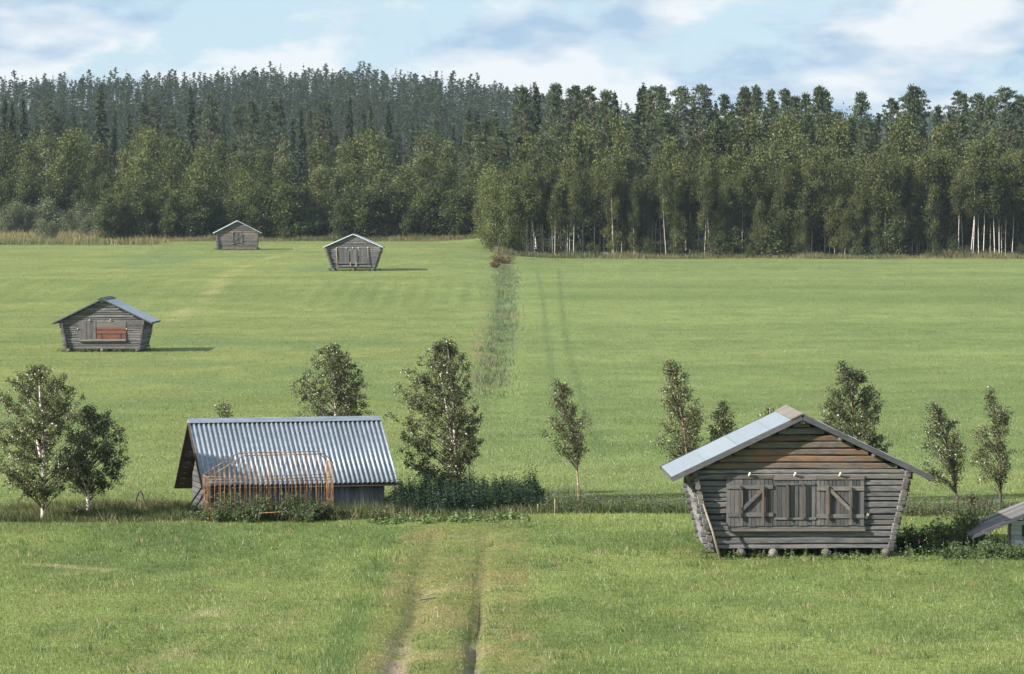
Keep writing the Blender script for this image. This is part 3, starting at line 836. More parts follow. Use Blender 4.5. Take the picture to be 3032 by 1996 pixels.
# ------------------------------------------------------------------ rusty cage of bars
cp = at_ground(618, 1547)
RC = math.radians(13)
C_ = thing('rusty_bar_cage', 'long rusty yellow cage of thin upright bars standing before the corrugated shed', 'cage', cp, RC)
CL, CD, CH, CLOW = 4.12, 1.30, 2.15, 1.45
def rail(pts, r=.016): return MB().tube(pts, r, 6).build('rail', M['rust'], C_, True)
def ctop(x):        # height of the top rail along the cage
    if x < 1.15: return CLOW + (CH - CLOW) * x / 1.15
    if x > CL - .28: return CH - .28 * (x - CL + .28) / .28
    return CH
for y in (0, CD):
    rail([(0, y, CLOW), (1.15, y, CH), (CL - .28, y, CH + .02), (CL, y, CH - .28)], .015)
    for z in (CLOW, 1.36): rail([(.0, y, z - .06), (CL * .5, y, z - .08), (CL, y, z - .05)], .009)
    n = 25
    for k in range(n):
        x = .04 + (CL - .08) * k / (n - 1) + random.uniform(-.02, .02)
        l = random.uniform(-.05, .05)
        MB().tube([(x + l, y, -.02), (x + l * .3 + random.uniform(-.01, .01), y, .9), (x, y, ctop(x))], .0075, 5).build('bar', M['rust'], C_, True)
for x, n in ((0, 6), (CL, 9)):
    zt = CLOW if x == 0 else CH - .28
    rail([(x, 0, zt), (x, CD, zt)], .015); rail([(x, 0, .1), (x, CD, .1)], .016); rail([(x, 0, .62), (x, CD, .62)], .012)
    for k in range(n):
        y = .03 + (CD - .06) * k / (n - 1)
        MB().tube([(x, y, -.02), (x + random.uniform(-.02, .02), y, .7), (x, y, zt)], .0075, 5).build('bar', M['rust'], C_, True)
for x in (1.15, CL - .28): rail([(x, 0, CH), (x, CD, CH)], .012)
rail([(1.55, -.55, .02), (1.57, -.55, .30), (2.52, -.55, .34), (2.58, -.55, .30), (2.60, -.55, .02)], .016)

# ------------------------------------------------------------------ half collapsed outbuilding at the right edge
op = at_ground(3010, 1636)
OB = thing('white_outbuilding', 'low sagging outbuilding with flaking white boards and a grey plank roof sloping to the ground', 'outbuilding', op, math.radians(-4))
So = F / op.y
ox = lambda px: (px - 3010) / So
oz = lambda py: (1636 - py) / So
FOOT.append((op.x, op.y, math.radians(-4), ox(2984), 4.0, 0, 3))
ex, ez_ = ox(2868), oz(1586)
rxx, rzz = 3.2, oz(1586) + (3.2 - ex) * .42
n = 20
for k in range(16):        # roof planks, running up the slope
    y = -.75 + k * .24
    o = MB().bar((ex + random.uniform(-.03, .03), y, ez_ + random.uniform(-.012, .012)), (rxx, y, rzz + random.uniform(-.01, .01)), .228, .03).build('roof_plank', M['batten' if k else 'verge'], OB)
for k in range(16):
    y = -.75 + k * .24
    MB().bar((rxx, y, rzz), (rxx + 2.4, y, rzz - 1.1), .228, .03).build('roof_plank', M['batten'], OB)
for fr in (.03, .35, .7):
    x = ex + (rxx - ex) * fr; z = ez_ + (rzz - ez_) * fr - .06
    MB().bar((x, -.72, z), (x, 3.0, z), .09, .08).build('rafter', M['dark'], OB)
MB().bar((ex, -.88, ez_ - .02), (rxx, -.88, rzz - .02), .03, .10, (0, 0, 1)).build('barge_board', M['verge'], OB)
for k in range(11):        # white boards of the front
    z0 = -.05 + k * .14
    xa = max(ox(2992), ex + (z0 + .14 + .10 - ez_) / .42)
    if z0 + .1 < ez_ + .2: xa = ox(2992)
    MB().box(xa, 3.6, -.02 - .006 * (k % 2), .02, z0, z0 + .132).build('wall_board', M['whitewall'], OB)
MB().box(ox(2992), 3.5, .6, .7, -.05, .9).build('back_wall', M['dark'], OB)
MB().bar((ox(2985), -.10, -.03), (ox(2987), -.10, oz(1548)), .06, .06, (0, 1, 0)).build('post', M['pale'], OB)
# window with dark pane
wx0, wx1 = ox(3026), ox(3026) + .6
wfr = MB().box(wx0, wx1, -.05, -.03, oz(1590), oz(1555)).build('window', M['dark'], OB)

# ------------------------------------------------------------------ small things
def stake(px, py_base, py_top, r, m_, label, lean=0.0, name='stake', group=None):
    p = at_ground(px, py_base); zt = top_z(py_top, p.y)
    o = MB().tube([(0, 0, -.05), (lean * .5, 0, (zt - p.z) * .5), (lean, 0, zt - p.z)], [r, r * .95, r * .85], 7).build(name, M[m_], None, True)
    o.location = p
    return tag(o, label, 'pole' if name == 'pole' else 'stake', group)
stake(1395, 1490, 1352, .030, 'batten', 'tall thin grey pole standing beside the broad birch', -.10, 'pole')
stake(1593, 1516, 1492, .022, 'pale', 'short pale stake at the end of the nettle bank')
stake(1643, 1522, 1478, .020, 'pale', 'thin white stake in the weeds beside the slender birch')
p = at_ground(414, 1504)
mb = MB().tube([(-.16, 0, -.03), (-.13, 0, .28), (-.04, 0, .52), (.02, 0, .55), (.08, .02, .44), (.14, 0, .2), (.15, 0, -.03)], [.03, .035, .04, .045, .04, .03, .025], 7)
o = mb.build('bent_branch', M['bark'], None, True); o.location = p
tag(o, 'dark dead branch bent into a hoop among the dry grass', 'branch')
p = at_ground(1262, 1784)
o = MB().bar((-.20, -.05, .05), (.22, .22, .10), .09, .03, (-.5, -.5, .8), jit=.012).build('driftwood_board', M['pale'], None); o.location = p
tag(o, 'weathered broken board lying on the cart track', 'board')
def rock(p, r, seed, lab):
    R = np.random.RandomState(seed)
    import bmesh
    bm = bmesh.new(); bmesh.ops.create_icosphere(bm, subdivisions=2, radius=1)
    sc = R.uniform(.7, 1.3, 3) * r; sc[2] *= .62
    for v in bm.verts:
        k = 1 + .28 * (vnoise(v.co.x * 1.7 + seed, v.co.y * 1.7 + v.co.z * 1.3, seed) - .5) * 2
        v.co = Vector((v.co.x * sc[0] * k, v.co.y * sc[1] * k, v.co.z * sc[2] * k))
    me = bpy.data.meshes.new('boulder'); bm.to_mesh(me); bm.free(); me.materials.append(M['stone'])
    o = obj('boulder', me); o.location = p + Vector((0, 0, r * .2))
    return tag(o, lab, 'boulder', 'boulders under the birches')
for k, (px, dy) in enumerate(((1700, 3), (1738, 4.5), (1752, 3.2), (1775, 3.8), (1790, 2.8), (1802, 3.4), (1822, 5), (2520, 4))):
    y = 562 + dy; x = x_at(px, y)
    rock(Vector((x, y, gz(x, y))), .65 + .3 * ((k * 7) % 5) / 5, k, 'single pale boulder under the tall bare birches' if k == 7 else 'pale boulder in the stone heap among thin birch trunks')
# ------------------------------------------------------------------ vegetation helpers
def unit(n, R):
    v = R.normal(size=(n, 3)); return v / np.linalg.norm(v, axis=1)[:, None]
def quads(c, L, Wd, R, axis=None, col=None):
    """rhombic leaves at centres c; returns verts, faces, colours"""
    n = len(c)
    a = unit(n, R) if axis is None else axis
    b = np.cross(a, unit(n, R)); b /= (np.linalg.norm(b, axis=1)[:, None] + 1e-9)
    L = np.broadcast_to(np.asarray(L, float), (n,))[:, None] / 2; Wd = np.broadcast_to(np.asarray(Wd, float), (n,))[:, None] / 2
    v = np.stack([c - a * L, c + b * Wd, c + a * L, c - b * Wd], 1).reshape(-1, 3)
    f = np.arange(4 * n).reshape(n, 4)
    cc = np.repeat(col, 4, axis=0) if col is not None else None
    return v, f, cc
def jitter_col(n, lo, hi, R, bright=.0, bcol=None):
    t = R.rand(n, 1) ** 1.3
    c = np.array(lo) * (1 - t) + np.array(hi) * t
    c = c * R.uniform(.8, 1.2, (n, 1))
    if bright > 0:
        k = R.rand(n) < bright
        c[k] = np.array(bcol) * R.uniform(.8, 1.2, (k.sum(), 1))
    return c

# ------------------------------------------------------------------ single birches along the strip of weeds
def roadside_birch(label, base, top, left, right, crown_py, lai=2.6, seed=0, bark='birchbark', fork=False, r0=.055, wind=.35, rnd=3.2):
    """base/top: pixels of foot and tip; left/right: pixel extent of the crown; crown_py: pixel height where leaves begin"""
    R = np.random.RandomState(100 + seed); RR = random.Random(100 + seed)
    p = at_ground(*base); d = p.y
    H = top_z(top[1], d) - p.z; tx = x_at(top[0], d) - p.x
    xl = x_at(left, d) - p.x; xr = x_at(right, d) - p.x
    zc = max(.15, top_z(crown_py, d) - p.z)
    T = thing('birch_tree', label, 'tree', p, 0)
    def trunk(t): # t 0..1
        return np.array([tx * t ** 1.6 + .04 * math.sin(5 * t + seed), .05 * math.sin(4 * t + seed * 2), H * t])
    mb = MB()
    ts = np.linspace(0, .97, 12)
    mb.tube([tuple(trunk(t) - (np.array([0, 0, .08]) if t == 0 else 0)) for t in ts], [r0 * (1.12 if t == 0 else 1) * (1 - .9 * t) + .006 for t in ts], 8)
    if fork:
        f0 = trunk(.28); pts = [tuple(f0)]
        for q in range(1, 7):
            t = .28 + .1 * q; b = trunk(min(t, .97)); pts.append((b[0] - .10 * q ** .8 * (1 if seed % 2 == 0 else -1), b[1] + .08, b[2]))
        mb.tube(pts, [r0 * .75 * (1 - .13 * q) for q in range(7)], 7)
    mb.build('trunk', M[bark], T, True)
    area = (xr - xl) * (H - zc) * .72
    nb = int(34 + area * 9)
    lb = MB(); centres = []
    per = int(area * lai * 1.15 / .00135 / nb)
    for i in range(nb):
        s = (i + RR.random()) / nb          # 0 bottom of crown, 1 tip
        s = s ** .92
        prof = (max(0, 1 - s ** rnd) ** .8) * (min(1, s * 2.2 + .5)) * RR.uniform(.72, 1.08)
        th = RR.uniform(0, 2 * math.pi); cx, cy = math.cos(th), math.sin(th)
        zt = zc + (H - zc) * s * .985
        tb = max(.03, (zt / H) - .10 - .12 * prof)
        o = trunk(tb); axis_x = trunk(min(1, zt / H))[0]
        ex = abs((xl if cx < 0 else xr) - 0.5 * (xl + xr)) ; mid = .5 * (xl + xr)
        wv = s ** 1.4; cxm = axis_x * wv + mid * (1 - wv)
        reach = (cxm - xl) if cx < 0 else (xr - cxm)
        tip = np.array([cxm + cx * reach * prof, cy * (xr - xl) * .42 * prof, zt])
        tip[0] -= wind * .12 * (1 - s)
        midp = (o + tip) / 2 + np.array([RR.uniform(-.05, .05), RR.uniform(-.05, .05), .06 + RR.uniform(-.02, .05)])
        lb.tube([tuple(o), tuple(midp), tuple(tip)], [.012 + .008 * (1 - s), .008, .004], 4, caps=False)
        # leaf sprays: a few twigs from the outer part of the branch
        n = max(8, int(per * (0.5 + prof)))
        ntw = 5; k = R.randint(0, ntw, n)
        twd = unit(ntw, R) * .30 * (.5 + .7 * prof) * np.array([1, 1, .8]); twd[:, 0] -= wind * .16; twd[:, 2] -= .05
        t0 = R.uniform(.42, 1.0, ntw)
        q = R.rand(n)
        basep = np.where(t0[k][:, None] < .5, o + (midp - o) * (t0[k][:, None] * 2), midp + (tip - midp) * (t0[k][:, None] * 2 - 1))
        c = basep + twd[k] * q[:, None] + R.normal(size=(n, 3)) * .055
        centres.append(c)
    lb.build('limbs', M['twig'], T)
    c = np.concatenate(centres)
    n = len(c)
    col = jitter_col(n, (.058, .068, .026), (.125, .138, .054), R, .10, (.27, .27, .16))
    v, f, cc = quads(c, R.uniform(.05, .078, n), R.uniform(.036, .052, n), R, None, col)
    obj('crown', new_mesh('crown', v, f, cc, False, [M['leaf']]), T)
    return T
roadside_birch('broad birch with forked white trunk left of the rusty cage', (127, 1541), (118, 1072), -30, 282, 1450, 2.8, 0, fork=True, r0=.075, rnd=5.5)
roadside_birch('shorter birch touching the broad forked birch, its white foot in dry grass', (257, 1529), (262, 1196), 162, 394, 1440, 2.5, 1, r0=.065, rnd=4.5)
roadside_birch('birch rising behind the corrugated roof of the shed', (1002, 1486), (988, 1012), 862, 1092, 1330, 2.7, 2, r0=.065, rnd=4.5)
roadside_birch('birch sapling whose tip shows over the corrugated ridge', (672, 1488), (660, 1183), 628, 706, 1300, 1.5, 3, r0=.03)
roadside_birch('tall broad birch with pale trunk beside the corrugated shed, above the nettle bank', (1356, 1494), (1318, 992), 1160, 1432, 1418, 2.7, 4, r0=.07, fork=True, rnd=4.4)
roadside_birch('slender birch with long bare reddish trunk standing alone between shed and barn', (1717, 1496), (1652, 1118), 1620, 1748, 1345, 1.9, 5, 'redbark', r0=.035)
roadside_birch('narrow pointed birch behind the sunlit roof slope of the large barn', (2040, 1492), (1985, 1055), 1948, 2090, 1360, 2.2, 6, 'redbark', r0=.04)
roadside_birch('small bushy birch close to the sunlit roof slope of the large barn', (2148, 1490), (2150, 1185), 2082, 2196, 1400, 2.3, 7, 'redbark', r0=.035)
roadside_birch('birch sapling whose tip shows just beside the ridge of the large barn', (2290, 1488), (2278, 1200), 2240, 2330, 1300, 1.4, 8, r0=.03)
roadside_birch('leafy birch rising behind the shaded roof slope of the large barn', (2560, 1490), (2492, 1064), 2425, 2650, 1400, 2.6, 9, 'redbark', r0=.055, rnd=4.2)
roadside_birch('thin wind-bent birch with bare lower trunk beside the large barn', (2839, 1510), (2756, 1186), 2722, 2862, 1420, 1.9, 10, 'bark', r0=.035, wind=.6)
roadside_birch('pointed birch with grey trunk above the white outbuilding', (2966, 1518), (2934, 1140), 2880, 3010, 1420, 1.9, 11, 'bark', r0=.045, wind=.4)

# ------------------------------------------------------------------ bushes of the strip
def bush(name, label, p, w, h, seed, lo, hi, n, leaf=(.10, .04), cat='bush', group=None, m_='weed', up=.0, dp=None):
    R = np.random.RandomState(300 + seed)
    T = thing(name, label, cat, p, 0, group)
    sb = MB(); cs = []; ax = []
    ns = max(7, int(n / 90))
    for i in range(ns):
        th = R.uniform(0, 2 * math.pi); rr = math.sqrt(R.rand())
        tip = np.array([math.cos(th) * rr * w / 2, math.sin(th) * rr * (dp or w) / 2, h * (1 - .45 * rr ** 2) * R.uniform(.72, 1.08)])
        b = np.array([tip[0] * .35, tip[1] * .35, -.05])
        sb.tube([tuple(b), tuple((b + tip) / 2 + R.normal(size=3) * .05 * h), tuple(tip)], [.012 * h, .009 * h, .004 * h], 4, caps=False)
        m_n = n // ns
        t = R.uniform(.12, 1.0, m_n)[:, None]
        cs.append(b + (tip - b) * t + R.normal(size=(m_n, 3)) * np.array([.12 * w, .12 * w, .06 * h]) * (.6 + .4 * t))
    sb.build('stems', M['bark'], T)
    c = np.concatenate(cs); c[:, 2] = np.maximum(c[:, 2], .02)
    a = unit(len(c), R); a[:, 2] += up; a /= np.linalg.norm(a, axis=1)[:, None]
    col = jitter_col(len(c), lo, hi, R)
    v, f, cc = quads(c, R.uniform(.8, 1.3, len(c)) * leaf[0], R.uniform(.8, 1.2, len(c)) * leaf[1], R, a, col)
    obj('foliage', new_mesh('foliage', v, f, cc, False, [M[m_]]), T)
    return T
for k, (px, py, w, h, n) in enumerate(((690, 1540, 1.3, 1.0, 2300), (780, 1542, 1.2, .95, 2200), (862, 1542, 1.0, 1.05, 1900), (945, 1540, 1.2, .80, 2000), (1000, 1540, .9, .5, 900), (610, 1541, .9, .5, 900), (735, 1546, 1.0, .62, 1300), (650, 1547, .8, .5, 900), (905, 1547, 1.1, .6, 1200))):
    bush('willow_bush', ('bushy grey-green willow under the slanting end of the rusty cage', 'bushy grey-green willow over the bent bottom rail of the cage', 'tallest grey-green willow among the middle bars of the cage', 'broad willow by the dense upright end of the rusty cage', 'low willow before the bare plank wall of the shed', 'low willow at the lower corner of the rusty cage', 'low willow in front of the bent bottom rail', 'smallest low willow before the slanting end of the cage', 'low willow before the dense upright end of the cage')[k], at_ground(px, py), w, h, k, (.07, .095, .042), (.15, .185, .09), n, (.12, .035), group='willow bushes before the shed')
for k, (px, py, w, h, n) in enumerate(((2690, 1632, .9, .75, 1300), (2748, 1640, 1.0, .8, 1500), (2805, 1630, 1.2, 1.05, 2000), (2868, 1622, 1.2, 1.1, 2200), (2925, 1652, 1.2, .55, 1300), (2990, 1655, 1.3, .5, 1300), (2830, 1655, 1.0, .5, 900))):
    bush('weedy_bush', ('dark green bush touching the corner of the large barn', 'dark green bush second from the large barn corner', 'tall tangled bush midway between large barn and white outbuilding', 'tallest tangled bush against the plank eave of the white outbuilding', 'low weedy bush under the sagging eave of the outbuilding', 'low weedy bush before the white boards of the outbuilding', 'low weedy bush in front of the two tall tangled bushes')[k], at_ground(px, py), w, h, 20 + k, (.06, .085, .035), (.13, .165, .075), n, (.12, .035), group='bushes beside the large barn')
for k, (px, py, w, h) in enumerate(((2710, 1528, .9, .45), (2790, 1520, .5, .3), (2905, 1516, 1.0, .6), (2870, 1512, .5, .7), (450, 1512, 1.2, .5), (355, 1520, 1.0, .35), (210, 1530, .9, .35), (1130, 1545, .8, .45))):
    bush('low_shrub', ('low brownish shrub in the weeds beside the large barn roof tip', 'tiny shrub at the foot of the wind-bent birch', 'brownish shrub between the two thin birches', 'narrow upright shrub beside the wind-bent birch', 'brownish shrub behind the dead branch hoop', 'low shrub between the dead branch hoop and the shorter birch', 'low shrub between the two left birch trunks', 'low shrub at the bare corner of the shed wall')[k], at_ground(px, py), w, h, 40 + k, (.08, .095, .042), (.18, .175, .09), 700, (.09, .03), group='low shrubs in the strip of weeds')
p = P2(1168, 612)
bush('dry_brush', 'reddish brown clump of dry brush at the corner of the birch wood', p, 3.2, 1.7, 60, (.13, .075, .04), (.20, .14, .08), 1500, (.22, .08), dp=6)
p = P2(1150, 622)
bush('dry_brush', 'smaller reddish clump of dry brush leaning over the ditch end', p, 1.6, 1.0, 61, (.13, .07, .04), (.21, .13, .08), 600, (.2, .07))

# ------------------------------------------------------------------ forest trees
def deciduous(seed, H, zc, Rw, n, leaf, lo, hi, bark, shape=.6, bright=.0, bcol=None, r0=.09, droop=.0, nb=21, stems=1, rnd=False):
    R = np.random.RandomState(seed)
    mb = MB()
    for s_ in range(stems):
        lx, ly = R.uniform(-.045, .045, 2) * H * (1 if stems == 1 else 3)
        ts = np.linspace(0, .96, 7)
        bend = R.uniform(-.02, .02, 2) * H
        mb.tube([(lx * t + bend[0] * math.sin(3 * t), ly * t + bend[1] * math.sin(3 * t), H * t - (.4 if t == 0 else 0)) for t in ts], [r0 * (1 - .85 * t) for t in ts], 6, caps=False)
    tm = mb.mesh('trunk', M[bark], True)
    cs = []; sh = []
    for i in range(nb):
        s = ((i + R.rand()) / nb)
        prof = ((max(0, 1 - s) ** shape) if not rnd else (1 - s ** 2) ** .7) * min(1, s * 2.6 + .36) * R.uniform(.5, 1.1)
        th = R.uniform(0, 2 * math.pi)
        ctr = np.array([lx, ly, 0]) * (zc + (H - zc) * s) / H
        tip = ctr + np.array([math.cos(th) * Rw * prof, math.sin(th) * Rw * prof, zc + (H - zc) * s])
        o = ctr * .9 + np.array([0, 0, max(.5, tip[2] - .55 * Rw * prof - .3)])
        m = max(6, int(n / nb * (.45 + 1.1 * prof)))
        t = R.uniform(.25, 1.05, m)[:, None]
        c = o + (tip - o) * t ** .6 + R.normal(size=(m, 3)) * np.array([.20, .20, .19]) * Rw
        c[:, 2] -= droop * R.rand(m) * Rw
        cs.append(c); sh.append(np.full(m, R.uniform(.62, 1.38)))
    m = int(n * .22); s = R.rand(m)      # leaves near the stem
    c = np.stack([lx * s, ly * s, zc + (H - zc) * s * .93], 1) + R.normal(size=(m, 3)) * np.array([.3, .3, .1]) * Rw * ((1 - s) * .9 + .12)[:, None]
    cs.append(c); sh.append(np.full(m, .85))
    c = np.concatenate(cs); sh = np.concatenate(sh); k_ = c[:, 2] > .2; c = c[k_]; sh = sh[k_]
    col = jitter_col(len(c), lo, hi, R, bright, bcol) * sh[:, None]
    v, f, cc = quads(c, R.uniform(.75, 1.25, len(c)) * leaf, R.uniform(.75, 1.25, len(c)) * leaf * .7, R, None, col)
    return tm, new_mesh('crown', v, f, cc, False, [M['leaf_far']])
def spruce_arrays(seed, H, Rw, n_whorl, per, seg, lo, hi, dense=1.0):
    R = np.random.RandomState(seed)
    cs = []; axs = []; Ls = []; Ws = []
    for w in range(n_whorl):
        s = (w + R.rand() * .8) / n_whorl
        z = H * (.06 + .93 * s)
        r = Rw * (1 - s) ** .82 * R.uniform(.88, 1.08) + .14
        for b in range(per):
            th = R.uniform(0, 2 * math.pi); dr = np.array([math.cos(th), math.sin(th), 0])
            rb = r * R.uniform(.62, 1.15); zj = R.uniform(-.4, .4)
            for q in range(seg):
                tt = (q + R.rand()) / seg
                p = dr * rb * (tt * .95 + .05); zz_ = z + zj - .28 * rb * tt + .16 * rb * tt ** 3
                cs.append([p[0] + R.normal() * .08, p[1] + R.normal() * .08, zz_ - .08])
                a = dr * .8 + np.array([R.normal() * .35, R.normal() * .35, -.55 + R.normal() * .2])
                axs.append(a / np.linalg.norm(a)); Ls.append(rb / seg * 1.5 + .35); Ws.append(.26 + .16 * rb * (1 - .4 * tt))
    cs.append([0, 0, H - .1]); axs.append([0, 0, 1.]); Ls.append(.9); Ws.append(.16)
    cs = np.array(cs); axs = np.array(axs); Ls = np.array(Ls); Ws = np.array(Ws)
    col = jitter_col(len(cs), lo, hi, R)
    return quads(cs, Ls, Ws, R, axs, col)
def pine_arrays(seed, H, zc, Rw, clumps, per, size, lo, hi, top='round'):
    R = np.random.RandomState(seed)
    cs = []; axs = []; lim = []
    for i in range(clumps):
        s = (i + R.rand()) / clumps
        prof = ((1 - s ** 1.7) ** .75 if top == 'round' else (1 - s ** 4) ** .6 * (.75 + .35 * math.sin(7 * s + seed)) if top == 'flat' else (1 - s) ** .7) * min(1, s * 2.4 + .45) * R.uniform(.02, 1.1) ** .6
        th = R.uniform(0, 2 * math.pi)
        c0 = np.array([math.cos(th) * Rw * prof, math.sin(th) * Rw * prof, zc + (H - zc) * s])
        lim.append(c0)
        rr = R.uniform(.5, 1.0) * Rw * .36
        u = unit(per, R); u[:, 2] = np.abs(u[:, 2]) * .9 - .15
        cs.append(c0 + u * np.array([rr, rr, rr * .8]) * R.uniform(.3, 1, (per, 1)))
        a = u + np.array([0, 0, .45]) + R.normal(size=(per, 3)) * .35
        axs.append(a / np.linalg.norm(a, axis=1)[:, None])
    cs = np.concatenate(cs); axs = np.concatenate(axs)
    col = jitter_col(len(cs), lo, hi, R)
    v, f, cc = quads(cs, R.uniform(.8, 1.3, len(cs)) * size, R.uniform(.8, 1.2, len(cs)) * size * .42, R, axs, col)
    return (v, f, cc), lim
BLO, BHI = (.056, .068, .023), (.125, .138, .050)
SLO, SHI = (.036, .052, .030), (.070, .090, .046)
NLO, NHI = (.066, .088, .052), (.13, .156, .09)
V = {}
V['birch_bare'] = [deciduous(500 + k, 15.0, (6.6, 7.6, 5.8, 8.2)[k], (2.3, 2.1, 2.5, 2.2)[k], 4200, .25, BLO, BHI, 'birchbark', .5, .03, (.15, .155, .085), .078, .25) for k in range(4)]
V['birch_low'] = [deciduous(520 + k, 13.0, (2.6, 3.4, 2.0, 3.0)[k], (2.5, 2.2, 2.8, 2.4)[k], 4600, .25, BLO, BHI, 'birchbark', .55, .03, (.15, .155, .085), .075, .25) for k in range(4)]
V['birch_full'] = [deciduous(540 + k, 13.0, (1.0, 1.5, .8, 1.6)[k], (3.1, 2.7, 3.5, 3.0)[k], 6000, .27, (.066, .084, .028), (.150, .168, .060), 'birchbark', .5, .02, (.13, .14, .07), .07, .25, 34, 1, True) for k in range(4)]
V['alder'] = [deciduous(560 + k, 8.0, .5, (2.3, 2.6, 2.0)[k], 4200, .25, (.046, .063, .022), (.108, .128, .046), 'bark', .42, .02, (.12, .13, .06), .07, .1, 26, 3, True) for k in range(3)]
V['willow'] = [deciduous(580 + k, 6.0, .2, (2.5, 2.9)[k], 2600, .26, (.09, .11, .06), (.19, .21, .13), 'bark', .40, .12, (.24, .26, .18), .06, .1, 26, 4) for k in range(2)]
V['edge'] = [deciduous(585 + k, 4.0, .2, (1.6, 1.9)[k], 1300, .24, (.05, .068, .028), (.115, .135, .058), 'bark', .45, .03, (.14, .15, .07), .04, .1, 22, 3) for k in range(2)]
V['aspen'] = [deciduous(590 + k, 16.0, 4.0, 2.0, 2600, .30, (.07, .09, .035), (.16, .18, .09), 'birchbark', .5, .25, (.24, .25, .15), .10, .1) for k in range(2)]
def conifer_trunk(H, r0, m_): return MB().tube([(0, 0, -.5), (0, 0, H * .5), (0, 0, H * .97)], [r0, r0 * .65, .03], 6, caps=False).mesh('trunk', M[m_], True)
V['spruce'] = []
for k in range(4):
    v, f, cc = spruce_arrays(600 + k, 18.0, (1.9, 1.6, 2.2, 1.4)[k], 50, 9, 4, SLO, SHI)
    V['spruce'].append((conifer_trunk(18, .14, 'bark'), new_mesh('crown', v, f, cc, False, [M['needle']])))
V['pine'] = []
for k in range(6):
    (v, f, cc), lim = pine_arrays(620 + k, 20.0, (8.0, 9.5, 7, 10.5, 8.5, 6)[k], (2.9, 2.5, 2.7, 3.2, 2.4, 2.5)[k], (150, 130, 160, 120, 130, 160)[k], 26, .46, NLO, NHI, ('round', 'flat', 'round', 'flat', 'flat', 'round')[k])
    mb = MB().tube([(0, 0, -.5), (.1, 0, 10), (0, .05, 18.6)], [.17, .12, .04], 6, caps=False)
    for c0 in lim[::2]: mb.tube([(0, 0, c0[2] - .5), tuple(c0)], [.05, .02], 4, caps=False)
    V['pine'].append((mb.mesh('trunk', M['pinebark'], True), new_mesh('crown', v, f, cc, False, [M['needle']])))

INFO = {
    'birch_bare': ('birch_tree', 'tall white-stemmed birch with bare lower trunk at the edge of the right-hand wood', 'tree', 'bare-stemmed birches of the right-hand wood', 15),
    'birch_low': ('birch_tree', 'birch with leafy sides and short white stem in the right-hand wood', 'tree', 'leafy birches of the right-hand wood', 13),
    'birch_full': ('birch_tree', 'rounded leafy birch standing among the conifers behind the field', 'tree', 'rounded birches of the wood', 13),
    'alder': ('alder_tree', 'dense dark green alder with many stems along the edge of the left-hand wood', 'tree', 'alders along the left-hand wood', 8),
    'willow': ('willow_bush', 'silvery green willow bush in the rough meadow before the left-hand wood', 'bush', 'silvery willows before the wood', 6),
    'edge': ('edge_bush', 'low green bush growing at the foot of the white birch trunks', 'bush', 'bushes at the foot of the birches', 4),
    'aspen': ('aspen_tree', 'pale silvery aspen standing out among darker trees', 'tree', 'pale aspens in the wood', 16),
    'spruce': ('spruce_tree', 'dark pointed spruce rising from the wood', 'tree', 'spruces of the wood', 18),
    'pine': ('pine_tree', 'pine with reddish trunk and clumped grey-green crown in the wood', 'tree', 'pines of the wood', 20)}
CNT = {}
TR = random.Random(5)
def where(x, y):
    px = 1516 + F * x / y
    if x > -5 and y < 760:
        if px < 1640: return 'at the corner of the wood by the ditch'
        if px < 1900: return 'around the boulders under the birches'
        if 2540 < px < 2720: return 'behind the three tall bare birches'
        return 'in the long straight right-hand wood'
    if px < 340: return 'beyond the silvery willows of the rough meadow'
    if 600 < px < 800: return 'behind the furthest barn'
    if 930 < px < 1160: return 'behind the strongly flared barn'
    if 800 <= px <= 930: return 'between the two barns nearest the wood'
    return 'in the wood beyond the ditch and barns'
SHORT = {'birch_bare': ('tall bare-stemmed birch', 'thin bare-stemmed young birch', 13), 'birch_low': ('tall birch with leafy sides', 'small birch with leafy sides', 11.5), 'birch_full': ('tall rounded birch', 'small rounded birch', 13.2),
         'alder': ('tall dark green alder', 'short dark green alder', 7.8), 'willow': ('large silvery willow bush', 'small silvery willow bush', 4.6), 'aspen': ('pale silvery aspen', 'pale silvery aspen', 1), 'spruce': ('tall dark pointed spruce', 'short dark pointed spruce', 15),
         'pine': ('tall pine with clumped crown', 'short pine with clumped crown', 16), 'edge': ('leafy green bush', 'low green bush', 2.2)}
def plant(kind, x, y, H, wide=1.0, var=None):
    tm, cm = V[kind][TR.randrange(len(V[kind])) if var is None else var % len(V[kind])]
    nm, lab, cat, grp, H0 = INFO[kind]
    a_, b_, lim_ = SHORT[kind]
    lab = (a_ if H > lim_ else b_) + ' ' + where(x, y)
    T = thing(nm, lab, cat, (x, y, gz(x, y)), TR.uniform(0, 6.283), grp)
    s = H / H0; T.scale = (s * wide, s * wide, s)
    T.rotation_euler[0] = TR.gauss(0, .022); T.rotation_euler[1] = TR.gauss(0, .022)
    obj('trunk', tm, T); obj('crown', cm, T)
    CNT[nm] = CNT.get(nm, 0) + 1
    return T
def scatter(n, x0, x1, y0, y1, mind, R, tries=40, pts=None):
    pts = [] if pts is None else pts; out = []
    for _ in range(n):
        for _t in range(tries):
            x, y = R.uniform(x0, x1), R.uniform(y0, y1)
            if all((x - a) ** 2 + (y - b) ** 2 > mind * mind for a, b in pts):
                pts.append((x, y)); out.append((x, y)); break
    return out
